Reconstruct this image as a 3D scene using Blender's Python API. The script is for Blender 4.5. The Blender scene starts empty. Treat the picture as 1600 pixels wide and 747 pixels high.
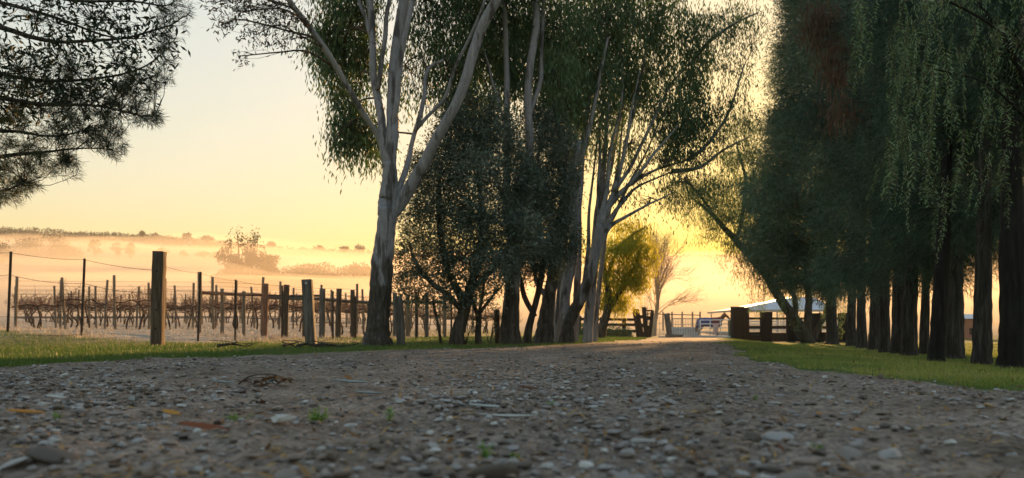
import bpy, math, random
import numpy as np
from mathutils import Vector

scene = bpy.context.scene
R = math.radians
rng = np.random.default_rng(7)
random.seed(7)

# ------------------------------------------------------------------ camera, sky, sun, exposure
F, HOR, H = 1200.0, 514.0, 0.25            # focal length in photo pixels, horizon row, eye height
cam = bpy.data.cameras.new('camera')
cam_o = bpy.data.objects.new('camera', cam)
scene.collection.objects.link(cam_o)
cam_o.location = (0, 0, H)
cam_o.rotation_euler = (R(90), 0, 0)
cam.sensor_width = 36.0
cam.lens = 36.0 * F / 1600.0
cam.shift_y = (HOR - 373.5) / 1600.0
cam.clip_start = 0.02
cam.clip_end = 6000
cam.dof.use_dof = True
cam.dof.focus_distance = 6.5
cam.dof.aperture_fstop = 3.3
scene.camera = cam_o

SUN_EL, SUN_AZ = R(10.0), math.atan2(395, 1200)
world = bpy.data.worlds.new('World')
scene.world = world
world.use_nodes = True
nt = world.node_tree
sky = nt.nodes.new('ShaderNodeTexSky')
sky.sky_type = 'NISHITA'
sky.sun_disc = False
sky.sun_elevation = SUN_EL
sky.sun_rotation = SUN_AZ
sky.air_density, sky.dust_density, sky.ozone_density = 2.0, 2.8, 3.0
gam = nt.nodes.new('ShaderNodeGamma')
gam.inputs[1].default_value = 0.26
hue = nt.nodes.new('ShaderNodeHueSaturation')
hue.inputs['Saturation'].default_value = 2.3
bg = nt.nodes['Background']
bg.inputs[1].default_value = 0.1
nt.links.new(sky.outputs[0], gam.inputs[0])
nt.links.new(gam.outputs[0], hue.inputs['Color'])
nt.links.new(hue.outputs[0], bg.inputs[0])

sun = bpy.data.lights.new('sun', 'SUN')
sun.energy = 2.2
sun.angle = R(0.5)
sun.color = (1.0, 0.54, 0.20)
sun_o = bpy.data.objects.new('sun', sun)
scene.collection.objects.link(sun_o)
sdir = Vector((math.sin(SUN_AZ) * math.cos(SUN_EL), math.cos(SUN_AZ) * math.cos(SUN_EL), math.sin(SUN_EL)))
sun_o.rotation_euler = sdir.to_track_quat('Z', 'Y').to_euler()
sun_o.location = sdir * 100

scene.view_settings.view_transform = 'Standard'
scene.view_settings.look = 'None'
scene.view_settings.gamma = 1.0
scene.view_settings.use_curve_mapping = False
scene.view_settings.exposure = 2.55
scene.render.engine = 'CYCLES'
cy = scene.cycles
cy.use_denoising = True
cy.max_bounces = 8
cy.diffuse_bounces = 3
cy.glossy_bounces = 2
cy.transmission_bounces = 4
cy.volume_bounces = 1
cy.transparent_max_bounces = 8
cy.sample_clamp_indirect = 4.0

# ------------------------------------------------------------------ helpers
COL = scene.collection


def P(px, py, d):
    """a point of the place at distance d whose direction is that of photo pixel px, py"""
    return np.array([(px - 800.0) / F * d, d, H + (HOR - py) / F * d])


def ss(t):
    t = np.clip(t, 0.0, 1.0)
    return t * t * (3 - 2 * t)


def _hash(ix, iy, seed):
    n = (ix.astype(np.int64) * 374761393 + iy.astype(np.int64) * 668265263 + seed * 974711) & 0x7fffffff
    n = ((n ^ (n >> 13)) * 1274126177) & 0x7fffffff
    return ((n ^ (n >> 16)) & 0xffff) / 65535.0


def vnoise(x, y, seed=0):
    ix, iy = np.floor(x), np.floor(y)
    fx, fy = ss(x - ix), ss(y - iy)
    a, b = _hash(ix, iy, seed), _hash(ix + 1, iy, seed)
    c, d = _hash(ix, iy + 1, seed), _hash(ix + 1, iy + 1, seed)
    return (a * (1 - fx) + b * fx) * (1 - fy) + (c * (1 - fx) + d * fx) * fy


def fbm(x, y, seed=0, octaves=4):
    s, amp = 0.0, 0.5
    for o in range(octaves):
        s = s + amp * (vnoise(x * 2 ** o, y * 2 ** o, seed + o) - 0.5)
        amp *= 0.5
    return s


def tag(o, label=None, category=None, group=None, kind=None):
    if label:
        o['label'] = label
    if category:
        o['category'] = category
    if group:
        o['group'] = group
    if kind:
        o['kind'] = kind
    return o


def make_mesh(name, V, faces, smooth=False, attrs=None):
    """V n x 3; faces: list of integer arrays m x k"""
    me = bpy.data.meshes.new(name)
    V = np.asarray(V, dtype=np.float32)
    faces = [np.asarray(f, dtype=np.int32) for f in faces if len(f)]
    me.vertices.add(len(V))
    me.vertices.foreach_set('co', V.ravel())
    nl = sum(f.size for f in faces)
    npoly = sum(len(f) for f in faces)
    me.loops.add(nl)
    me.polygons.add(npoly)
    me.loops.foreach_set('vertex_index', np.concatenate([f.ravel() for f in faces]))
    tot = np.concatenate([np.full(len(f), f.shape[1], np.int32) for f in faces])
    start = np.concatenate([[0], np.cumsum(tot)[:-1]]).astype(np.int32)
    me.polygons.foreach_set('loop_start', start)
    try:
        me.polygons.foreach_set('loop_total', tot)
    except Exception:
        pass
    me.polygons.foreach_set('use_smooth', np.full(npoly, bool(smooth)))
    for k, a in (attrs or {}).items():
        at = me.attributes.new(k, 'FLOAT', 'POINT')
        at.data.foreach_set('value', np.asarray(a, dtype=np.float32))
    me.update(calc_edges=True)
    return me


def add_obj(name, me, mat=None, parent=None, loc=None):
    o = bpy.data.objects.new(name, me)
    COL.objects.link(o)
    if mat is not None and me is not None and len(me.materials) == 0:
        me.materials.append(mat)
    if parent is not None:
        o.parent = parent
    if loc is not None:
        o.location = loc
    return o


def empty(name, loc=(0, 0, 0), rz=0.0):
    o = bpy.data.objects.new(name, None)
    COL.objects.link(o)
    o.location = tuple(float(v) for v in loc)
    o.rotation_euler = (0, 0, rz)
    o.empty_display_size = 0.2
    return o


class MB:
    """collects shapes for one mesh"""

    def __init__(self):
        self.V, self.Fq, self.Ft, self.n = [], [], [], 0

    def add(self, V, quads=None, tris=None):
        V = np.asarray(V, float)
        if quads is not None and len(quads):
            self.Fq.append(np.asarray(quads, int) + self.n)
        if tris is not None and len(tris):
            self.Ft.append(np.asarray(tris, int) + self.n)
        self.V.append(V)
        self.n += len(V)
        return self

    def box(self, c, s, rot=None, taper=1.0, jit=0.0):
        x, y, z = np.array(s) / 2.0
        v = np.array([[-x, -y, -z], [x, -y, -z], [x, y, -z], [-x, y, -z],
                      [-x * taper, -y * taper, z], [x * taper, -y * taper, z], [x * taper, y * taper, z], [-x * taper, y * taper, z]])
        if jit:
            v += rng.normal(0, jit, v.shape)
        if rot is not None:
            v = v @ np.array(rot).T
        q = [[0, 3, 2, 1], [4, 5, 6, 7], [0, 1, 5, 4], [1, 2, 6, 5], [2, 3, 7, 6], [3, 0, 4, 7]]
        return self.add(v + np.array(c), q)

    def tube(self, pts, rad, sides=6, rough=0.0, cap=True, lobes=None):
        pts = np.asarray(pts, float)
        n = len(pts)
        rad = np.broadcast_to(np.asarray(rad, float), (n,))
        t = np.gradient(pts, axis=0)
        t /= np.linalg.norm(t, axis=1)[:, None] + 1e-9
        ref = np.array([1.0, 0, 0]) if abs(t[0][0]) < 0.9 else np.array([0, 1.0, 0])
        u = ref - t[0] * ref.dot(t[0])
        u /= np.linalg.norm(u)
        ang = np.arange(sides) * 2 * np.pi / sides
        V = np.empty((n, sides, 3))
        for i in range(n):
            u = u - t[i] * u.dot(t[i])
            u /= np.linalg.norm(u) + 1e-9
            w = np.cross(t[i], u)
            r = np.full(sides, rad[i])
            if lobes is not None:
                r = r * lobes(i, ang)
            if rough:
                r = r * (1 + rng.normal(0, rough, sides))
            V[i] = pts[i] + np.outer(np.cos(ang) * r, u) + np.outer(np.sin(ang) * r, w)
        idx = np.arange(n * sides).reshape(n, sides)
        a, b = idx[:-1], idx[1:]
        q = np.stack([a, np.roll(a, -1, 1), np.roll(b, -1, 1), b], -1).reshape(-1, 4)
        V = V.reshape(-1, 3)
        tr = []
        if cap:
            V = np.vstack([V, pts[0], pts[-1]])
            c0, c1 = n * sides, n * sides + 1
            for k in range(sides):
                k2 = (k + 1) % sides
                tr.append([c0, idx[0][k2], idx[0][k]])
                tr.append([c1, idx[-1][k], idx[-1][k2]])
        return self.add(V, q, tr)

    def twigs(self, A, Mi, B, r0, r1):
        """many thin three-sided twigs at once, from A by Mi to B (n x 3 each)"""
        n = len(A)
        t = np.linspace(0, 1, 3)[None, :, None]
        c = A[:, None] * (1 - t) ** 2 + (2 * Mi - (A + B) / 2)[:, None] * 2 * t * (1 - t) + B[:, None] * t ** 2
        ax = B - A
        ax = ax / (np.linalg.norm(ax, axis=1)[:, None] + 1e-9)
        u = np.cross(ax, np.array([.31, .47, .83]))
        u = u / (np.linalg.norm(u, axis=1)[:, None] + 1e-9)
        w = np.cross(ax, u)
        an = np.arange(3) * 2 * np.pi / 3
        r = (r0 + (r1 - r0) * t[0, :, 0])[None, :, None, None]
        V = c[:, :, None, :] + r * (np.cos(an)[None, None, :, None] * u[:, None, None, :] + np.sin(an)[None, None, :, None] * w[:, None, None, :])
        idx = np.arange(9).reshape(3, 3)
        a, b = idx[:-1], idx[1:]
        q = np.stack([a, np.roll(a, -1, 1), np.roll(b, -1, 1), b], -1).reshape(-1, 4)
        return self.add(V.reshape(-1, 3), (q[None] + (np.arange(n) * 9)[:, None, None]).reshape(-1, 4))

    def mesh(self, name, smooth=False, base=None):
        V = np.vstack(self.V)
        if base is not None:
            V = V - np.asarray(base)
        fs = []
        if self.Fq:
            fs.append(np.vstack(self.Fq))
        if self.Ft:
            fs.append(np.vstack(self.Ft))
        return make_mesh(name, V, fs, smooth)

    def build(self, name, mat, parent=None, base=None, smooth=False, loc=None):
        return add_obj(name, self.mesh(name, smooth, base), mat, parent, loc)


def spline(pts, n):
    """Catmull-Rom through pts (m x k) resampled to n points"""
    pts = np.asarray(pts, float)
    m = len(pts)
    if m == 2:
        t = np.linspace(0, 1, n)[:, None]
        return pts[0] * (1 - t) + pts[1] * t
    ext = np.vstack([2 * pts[0] - pts[1], pts, 2 * pts[-1] - pts[-2]])
    u = np.linspace(0, m - 1 - 1e-6, n)
    i = u.astype(int)
    t = (u - i)[:, None]
    p0, p1, p2, p3 = ext[i], ext[i + 1], ext[i + 2], ext[i + 3]
    return 0.5 * (2 * p1 + (p2 - p0) * t + (2 * p0 - 5 * p1 + 4 * p2 - p3) * t ** 2 + (3 * p1 - p0 - 3 * p2 + p3) * t ** 3)


# ------------------------------------------------------------------ materials
def new_mat(name):
    m = bpy.data.materials.new(name)
    m.use_nodes = True
    m.node_tree.nodes.clear()
    out = m.node_tree.nodes.new('ShaderNodeOutputMaterial')
    return m, m.node_tree, out


def N(t, kind, **kw):
    n = t.nodes.new(kind)
    for k, v in kw.items():
        if k in n.inputs:
            n.inputs[k].default_value = v
        else:
            setattr(n, k, v)
    return n


def ramp(t, stops):
    r = t.nodes.new('ShaderNodeValToRGB')
    e = r.color_ramp.elements
    while len(e) < len(stops):
        e.new(0.5)
    for el, (p, c) in zip(e, stops):
        el.position = p
        el.color = (*c, 1.0)
    return r


def coords(t, scale=(1, 1, 1)):
    tc = t.nodes.new('ShaderNodeTexCoord')
    mp = t.nodes.new('ShaderNodeMapping')
    mp.inputs['Scale'].default_value = scale
    t.links.new(tc.outputs['Object'], mp.inputs['Vector'])
    return mp.outputs[0]


def rough_mat(name, stops, scale=8.0, stretch=(1, 1, 1), rough=0.9, bump=0.4, bump_dist=0.02, bscale=None, spec=0.2, detail=6.0, metallic=0.0):
    m, t, out = new_mat(name)
    b = N(t, 'ShaderNodeBsdfPrincipled', Roughness=rough, Metallic=metallic)
    b.inputs['Specular IOR Level'].default_value = spec
    v = coords(t, stretch)
    n = N(t, 'ShaderNodeTexNoise', Scale=scale, Detail=detail, Roughness=0.65)
    t.links.new(v, n.inputs['Vector'])
    r = ramp(t, stops)
    t.links.new(n.outputs[0], r.inputs[0])
    t.links.new(r.outputs[0], b.inputs['Base Color'])
    if bump:
        n2 = N(t, 'ShaderNodeTexNoise', Scale=bscale or scale * 2.5, Detail=5.0, Roughness=0.6)
        t.links.new(v, n2.inputs['Vector'])
        bp = N(t, 'ShaderNodeBump', Strength=bump, Distance=bump_dist)
        t.links.new(n2.outputs[0], bp.inputs['Height'])
        t.links.new(bp.outputs[0], b.inputs['Normal'])
    t.links.new(b.outputs[0], out.inputs['Surface'])
    return m


def leaf_mat(name, c0, c1, transl=0.35, rough=0.55, spec=0.3, tcol=None):
    """leaf colour runs c0..c1 over the per-leaf 'tint' attribute; thin blades let light through"""
    m, t, out = new_mat(name)
    at = N(t, 'ShaderNodeAttribute', attribute_name='tint')
    r = ramp(t, [(0.0, c0), (1.0, c1)])
    t.links.new(at.outputs['Fac'], r.inputs[0])
    b = N(t, 'ShaderNodeBsdfPrincipled', Roughness=rough)
    b.inputs['Specular IOR Level'].default_value = spec
    t.links.new(r.outputs[0], b.inputs['Base Color'])
    tr = N(t, 'ShaderNodeBsdfTranslucent')
    if tcol:
        mx = N(t, 'ShaderNodeMix', data_type='RGBA')
        mx.inputs[0].default_value = 0.75
        t.links.new(r.outputs[0], mx.inputs[6])
        mx.inputs[7].default_value = (*tcol, 1)
        t.links.new(mx.outputs[2], tr.inputs['Color'])
    else:
        t.links.new(r.outputs[0], tr.inputs['Color'])
    ms = N(t, 'ShaderNodeMixShader', Fac=transl)
    t.links.new(b.outputs[0], ms.inputs[1])
    t.links.new(tr.outputs[0], ms.inputs[2])
    t.links.new(ms.outputs[0], out.inputs['Surface'])
    return m


def gum_bark(name, stocking, pale=(0.275, 0.255, 0.275), mid=(0.14, 0.12, 0.12), stock_h=0.9):
    """smooth pale bark that peels in long patches; rough dark stocking at the foot"""
    m, t, out = new_mat(name)
    b = N(t, 'ShaderNodeBsdfPrincipled', Roughness=0.7)
    b.inputs['Specular IOR Level'].default_value = 0.25
    v = coords(t, (3.0, 3.0, 0.55))
    n = N(t, 'ShaderNodeTexNoise', Scale=2.2, Detail=7.0, Roughness=0.6)
    t.links.new(v, n.inputs['Vector'])
    r = ramp(t, [(0.38, tuple(c * 0.55 for c in mid)), (0.44, mid), (0.458, tuple(c * 0.78 for c in pale)), (0.525, pale), (0.54, tuple(c * 0.74 for c in pale)), (0.66, tuple(min(1, c * 1.2) for c in pale))])
    t.links.new(n.outputs[0], r.inputs[0])
    # stocking
    v2 = coords(t, (9.0, 9.0, 2.2))
    n2 = N(t, 'ShaderNodeTexNoise', Scale=2.6, Detail=6.0, Roughness=0.7)
    t.links.new(v2, n2.inputs['Vector'])
    r2 = ramp(t, [(0.3, (0.018, 0.014, 0.012)), (0.52, (0.06, 0.048, 0.04)), (0.72, (0.14, 0.115, 0.10))])
    t.links.new(n2.outputs[0], r2.inputs[0])
    tc = N(t, 'ShaderNodeTexCoord')
    sx = N(t, 'ShaderNodeSeparateXYZ')
    t.links.new(tc.outputs['Object'], sx.inputs[0])
    n3 = N(t, 'ShaderNodeTexNoise', Scale=3.2, Detail=5.0)
    t.links.new(coords(t, (2.0, 2.0, 0.7)), n3.inputs['Vector'])
    ma = N(t, 'ShaderNodeMath', operation='MULTIPLY_ADD')
    t.links.new(n3.outputs[0], ma.inputs[0])
    ma.inputs[1].default_value = stock_h * 3.2
    t.links.new(sx.outputs['Z'], ma.inputs[2])
    rr = ramp(t, [(0.0, (0, 0, 0)), (1.0, (1, 1, 1))])
    mp = N(t, 'ShaderNodeMapRange')
    mp.inputs['From Min'].default_value = stock_h * 2.50
    mp.inputs['From Max'].default_value = stock_h * 2.92
    t.links.new(ma.outputs[0], mp.inputs[0])
    mx = N(t, 'ShaderNodeMix', data_type='RGBA')
    t.links.new(mp.outputs[0], mx.inputs[0])
    t.links.new(r2.outputs[0], mx.inputs[6])
    t.links.new(r.outputs[0], mx.inputs[7])
    t.links.new((mx.outputs[2] if stocking else r.outputs[0]), b.inputs['Base Color'])
    bp = N(t, 'ShaderNodeBump', Strength=0.7, Distance=0.03)
    if stocking:
        inv = N(t, 'ShaderNodeMath', operation='SUBTRACT')
        inv.inputs[0].default_value = 1.1
        t.links.new(mp.outputs[0], inv.inputs[1])
        mu = N(t, 'ShaderNodeMath', operation='MULTIPLY')
        t.links.new(inv.outputs[0], mu.inputs[0])
        t.links.new(n2.outputs[0], mu.inputs[1])
        t.links.new(mu.outputs[0], bp.inputs['Height'])
    else:
        bp.inputs['Strength'].default_value = 0.25
        t.links.new(n.outputs[0], bp.inputs['Height'])
    t.links.new(bp.outputs[0], b.inputs['Normal'])
    t.links.new(b.outputs[0], out.inputs['Surface'])
    return m


M = {}
M['gum_foot'] = gum_bark('gum_bark_with_stocking', True)
M['gum'] = gum_bark('gum_bark', False)
M['gum_dark'] = gum_bark('gum_bark_grey', True, pale=(0.26, 0.24, 0.235), mid=(0.13, 0.115, 0.11), stock_h=0.75)
M['bark'] = rough_mat('dark_bark', [(0.3, (0.022, 0.018, 0.015)), (0.5, (0.07, 0.056, 0.045)), (0.72, (0.15, 0.125, 0.105))], 3.0, (5, 5, 1.1), bump=0.9, bump_dist=0.04, bscale=5)
M['oak_bark'] = rough_mat('furrowed_bark', [(0.3, (0.015, 0.012, 0.011)), (0.5, (0.048, 0.040, 0.036)), (0.72, (0.115, 0.098, 0.09))], 2.6, (9, 9, 1.0), bump=1.0, bump_dist=0.05, bscale=4)
M['black_bark'] = rough_mat('charred_bark', [(0.3, (0.010, 0.009, 0.009)), (0.7, (0.04, 0.035, 0.032))], 2.6, (9, 9, 1.0), bump=1.0, bump_dist=0.05, bscale=4)
M['twig'] = rough_mat('twig_bark', [(0.3, (0.05, 0.038, 0.03)), (0.7, (0.13, 0.10, 0.08))], 20, bump=0)
M['grey_twig'] = rough_mat('grey_twig_bark', [(0.3, (0.10, 0.085, 0.075)), (0.7, (0.22, 0.19, 0.17))], 20, bump=0)
M['tan_twig'] = rough_mat('bare_tan_twig', [(0.3, (0.28, 0.19, 0.12)), (0.7, (0.45, 0.32, 0.20))], 20, bump=0)
M['gum_leaf'] = leaf_mat('gum_leaf', (0.040, 0.078, 0.042), (0.14, 0.195, 0.10), 0.32, tcol=(0.09, 0.17, 0.04))
M['gum_leaf_red'] = leaf_mat('reddish_gum_leaf', (0.05, 0.03, 0.018), (0.12, 0.075, 0.04), 0.25)
M['olive_leaf'] = leaf_mat('olive_leaf', (0.05, 0.075, 0.055), (0.21, 0.245, 0.195), 0.22, rough=0.45, spec=0.4, tcol=(0.08, 0.12, 0.045))
M['pepper_leaf'] = leaf_mat('pepper_leaf', (0.035, 0.075, 0.028), (0.26, 0.36, 0.20), 0.35, tcol=(0.16, 0.20, 0.03))  # light end raised so the fringes' whitish highlights sit in the leaf colour
M['gold_leaf'] = leaf_mat('backlit_gold_leaf', (0.11, 0.16, 0.02), (0.30, 0.33, 0.05), 0.55, tcol=(0.62, 0.55, 0.04))  # golden backlight put into the leaf and see-through colours
M['needle'] = leaf_mat('she_oak_needle', (0.026, 0.056, 0.038), (0.115, 0.18, 0.115), 0.22, rough=0.55)
M['needle_dead'] = leaf_mat('dead_brown_foliage', (0.07, 0.035, 0.02), (0.18, 0.10, 0.06), 0.3)
M['pine_needle'] = leaf_mat('pine_needle', (0.022, 0.032, 0.014), (0.06, 0.07, 0.03), 0.2)
M['pine_leaf'] = leaf_mat('dark_broad_leaf', (0.016, 0.028, 0.012), (0.05, 0.065, 0.025), 0.25)
M['far_leaf'] = leaf_mat('far_tree_leaf', (0.035, 0.045, 0.025), (0.09, 0.095, 0.045), 0.25)
M['far_trunk'] = rough_mat('far_trunk', [(0.3, (0.06, 0.05, 0.04)), (0.7, (0.13, 0.11, 0.09))], 5, bump=0)
M['post'] = rough_mat('weathered_post', [(0.25, (0.035, 0.025, 0.018)), (0.5, (0.095, 0.068, 0.05)), (0.75, (0.18, 0.138, 0.105))], 3.0, (7, 7, 0.9), bump=0.7, bump_dist=0.015, bscale=6)
M['grey_post'] = rough_mat('silver_grey_post', [(0.25, (0.045, 0.04, 0.036)), (0.5, (0.13, 0.115, 0.105)), (0.75, (0.23, 0.205, 0.19))], 3.0, (7, 7, 0.9), bump=0.7, bump_dist=0.015, bscale=6)
M['red_post'] = rough_mat('reddish_pine_post', [(0.25, (0.10, 0.045, 0.03)), (0.5, (0.22, 0.115, 0.075)), (0.75, (0.33, 0.20, 0.14))], 3.0, (7, 7, 0.9), bump=0.5, bump_dist=0.01, bscale=6)
M['vine_post'] = rough_mat('vineyard_post', [(0.25, (0.09, 0.065, 0.045)), (0.5, (0.19, 0.145, 0.105)), (0.75, (0.30, 0.24, 0.185))], 3.0, (7, 7, 0.9), bump=0.3, bump_dist=0.01, bscale=6)
M['black_timber'] = rough_mat('black_painted_timber', [(0.3, (0.010, 0.008, 0.007)), (0.7, (0.035, 0.028, 0.024))], 4.0, (5, 5, 2), bump=0.4, bump_dist=0.01)
M['steel'] = rough_mat('rusty_steel', [(0.3, (0.035, 0.028, 0.025)), (0.7, (0.13, 0.10, 0.085))], 25, bump=0.2, bump_dist=0.004, rough=0.7, metallic=0.3)
M['wire'] = rough_mat('old_wire', [(0.3, (0.05, 0.04, 0.035)), (0.7, (0.16, 0.13, 0.11))], 30, bump=0, rough=0.6, metallic=0.3)
M['vine_wood'] = rough_mat('vine_wood', [(0.3, (0.03, 0.020, 0.016)), (0.7, (0.12, 0.075, 0.055))], 14, bump=0.5, bump_dist=0.01)
M['cane'] = rough_mat('red_brown_cane', [(0.3, (0.10, 0.045, 0.03)), (0.7, (0.24, 0.125, 0.08))], 14, bump=0)
M['gate_white'] = rough_mat('pale_gate_paint', [(0.3, (0.55, 0.55, 0.55)), (0.7, (0.75, 0.75, 0.74))], 10, bump=0, rough=0.5)
M['galv'] = rough_mat('galvanised_pipe', [(0.3, (0.20, 0.21, 0.23)), (0.7, (0.36, 0.37, 0.39))], 12, bump=0, rough=0.5, metallic=0.5)
M['roof'] = rough_mat('corrugated_roof_sheet', [(0.3, (0.38, 0.43, 0.50)), (0.7, (0.52, 0.57, 0.64))], 1.5, bump=0, rough=0.45, metallic=0.2)
M['fascia'] = rough_mat('fascia_paint', [(0.3, (0.30, 0.28, 0.26)), (0.7, (0.42, 0.40, 0.37))], 3, bump=0)
M['panel_white'] = rough_mat('pale_yard_panel', [(0.3, (0.45, 0.44, 0.43)), (0.7, (0.62, 0.61, 0.60))], 3, bump=0, rough=0.6)
M['concrete'] = rough_mat('pale_concrete', [(0.3, (0.42, 0.42, 0.42)), (0.7, (0.62, 0.62, 0.62))], 4, bump=0.2, bump_dist=0.01)
M['green_bin'] = rough_mat('dark_green_plastic', [(0.3, (0.012, 0.045, 0.035)), (0.7, (0.022, 0.07, 0.055))], 5, bump=0, rough=0.5)
M['brick_red'] = rough_mat('red_brick_wall', [(0.3, (0.25, 0.10, 0.07)), (0.7, (0.38, 0.18, 0.13))], 6, bump=0.2)
M['dark_glass'] = rough_mat('dark_window', [(0.3, (0.02, 0.02, 0.025)), (0.7, (0.04, 0.04, 0.05))], 2, bump=0, rough=0.2)
M['horse'] = rough_mat('brown_coat', [(0.3, (0.07, 0.03, 0.018)), (0.7, (0.17, 0.085, 0.05))], 5, bump=0, rough=0.7)
M['mane'] = rough_mat('mane_hair', [(0.3, (0.10, 0.07, 0.05)), (0.7, (0.22, 0.16, 0.12))], 20, bump=0.3)
M['rug_blue'] = rough_mat('blue_rug', [(0.3, (0.03, 0.05, 0.17)), (0.7, (0.06, 0.09, 0.25))], 6, bump=0.2, rough=0.85)
M['rug_red'] = rough_mat('maroon_rug', [(0.3, (0.10, 0.025, 0.03)), (0.7, (0.17, 0.05, 0.055))], 6, bump=0.2, rough=0.85)
M['pink_bag'] = rough_mat('pale_pink_cloth', [(0.3, (0.50, 0.33, 0.32)), (0.7, (0.68, 0.50, 0.48))], 6, bump=0.2, rough=0.85)
M['stone'] = None
M['dead_leaf'] = leaf_mat('dead_leaf', (0.10, 0.035, 0.015), (0.38, 0.24, 0.09), 0.2, rough=0.6)
M['grey_leaf'] = leaf_mat('bleached_gum_leaf', (0.16, 0.20, 0.20), (0.50, 0.50, 0.48), 0.1, rough=0.5)
M['rust_leaf'] = leaf_mat('rust_leaf', (0.20, 0.05, 0.015), (0.32, 0.09, 0.025), 0.25, rough=0.5)
M['gold_fallen'] = leaf_mat('orange_leaf', (0.50, 0.22, 0.03), (0.62, 0.34, 0.06), 0.3, rough=0.5)
M['weed'] = leaf_mat('bright_weed', (0.10, 0.22, 0.03), (0.22, 0.38, 0.06), 0.4)


def stone_mat(name, source):
    m, t, out = new_mat(name)
    b = N(t, 'ShaderNodeBsdfPrincipled', Roughness=0.62)
    b.inputs['Specular IOR Level'].default_value = 0.4
    if source == 'object':
        s = N(t, 'ShaderNodeObjectInfo').outputs['Random']
    else:
        s = N(t, 'ShaderNodeAttribute', attribute_name='tint').outputs['Fac']
    r = ramp(t, [(0.0, (0.05, 0.04, 0.034)), (0.2, (0.125, 0.098, 0.08)), (0.38, (0.215, 0.20, 0.205)), (0.54, (0.225, 0.165, 0.13)), (0.66, (0.155, 0.125, 0.105)), (0.8, (0.25, 0.24, 0.245)), (0.94, (0.32, 0.305, 0.30)), (1.0, (0.44, 0.43, 0.42))])
    t.links.new(s, r.inputs[0])
    n = N(t, 'ShaderNodeTexNoise', Scale=60.0, Detail=5.0)
    t.links.new(coords(t), n.inputs['Vector'])
    mr = N(t, 'ShaderNodeMapRange')
    mr.inputs['To Min'].default_value = 0.45
    mr.inputs['To Max'].default_value = 1.55
    t.links.new(n.outputs[0], mr.inputs[0])
    mx = N(t, 'ShaderNodeMix', data_type='RGBA', blend_type='MULTIPLY')
    mx.inputs[0].default_value = 1.0
    t.links.new(r.outputs[0], mx.inputs[6])
    t.links.new(mr.outputs[0], mx.inputs[7])
    t.links.new(mx.outputs[2], b.inputs['Base Color'])
    bp = N(t, 'ShaderNodeBump', Strength=0.4, Distance=0.003)
    t.links.new(n.outputs[0], bp.inputs['Height'])
    t.links.new(bp.outputs[0], b.inputs['Normal'])
    t.links.new(b.outputs[0], out.inputs['Surface'])
    return m


M['stone'] = stone_mat('river_stone', 'object')
M['gravel'] = stone_mat('gravel_stone', 'tint')


def ground_mat():
    m, t, out = new_mat('grassy_ground')
    b = N(t, 'ShaderNodeBsdfPrincipled', Roughness=0.95)
    b.inputs['Specular IOR Level'].default_value = 0.1
    v = coords(t)
    n = N(t, 'ShaderNodeTexNoise', Scale=0.9, Detail=8.0, Roughness=0.7)
    t.links.new(v, n.inputs['Vector'])
    g = ramp(t, [(0.32, (0.055, 0.045, 0.024)), (0.48, (0.060, 0.085, 0.022)), (0.68, (0.085, 0.125, 0.028))])
    t.links.new(n.outputs[0], g.inputs[0])
    n2 = N(t, 'ShaderNodeTexNoise', Scale=2.3, Detail=8.0, Roughness=0.75)
    t.links.new(v, n2.inputs['Vector'])
    fr = ramp(t, [(0.3, (0.16, 0.11, 0.075)), (0.45, (0.27, 0.215, 0.165)), (0.6, (0.40, 0.37, 0.33)), (0.75, (0.55, 0.54, 0.52))])
    t.links.new(n2.outputs[0], fr.inputs[0])
    dr = ramp(t, [(0.3, (0.11, 0.10, 0.035)), (0.7, (0.21, 0.19, 0.07))])
    t.links.new(n2.outputs[0], dr.inputs[0])
    fa = N(t, 'ShaderNodeAttribute', attribute_name='frost')
    da = N(t, 'ShaderNodeAttribute', attribute_name='dry')
    m1 = N(t, 'ShaderNodeMix', data_type='RGBA')
    t.links.new(da.outputs['Fac'], m1.inputs[0])
    t.links.new(g.outputs[0], m1.inputs[6])
    t.links.new(dr.outputs[0], m1.inputs[7])
    m2 = N(t, 'ShaderNodeMix', data_type='RGBA')
    t.links.new(fa.outputs['Fac'], m2.inputs[0])
    t.links.new(m1.outputs[2], m2.inputs[6])
    t.links.new(fr.outputs[0], m2.inputs[7])
    t.links.new(m2.outputs[2], b.inputs['Base Color'])
    n3 = N(t, 'ShaderNodeTexNoise', Scale=14.0, Detail=5.0)
    t.links.new(v, n3.inputs['Vector'])
    bp = N(t, 'ShaderNodeBump', Strength=0.8, Distance=0.05)
    t.links.new(n3.outputs[0], bp.inputs['Height'])
    t.links.new(bp.outputs[0], b.inputs['Normal'])
    t.links.new(b.outputs[0], out.inputs['Surface'])
    return m


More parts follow.
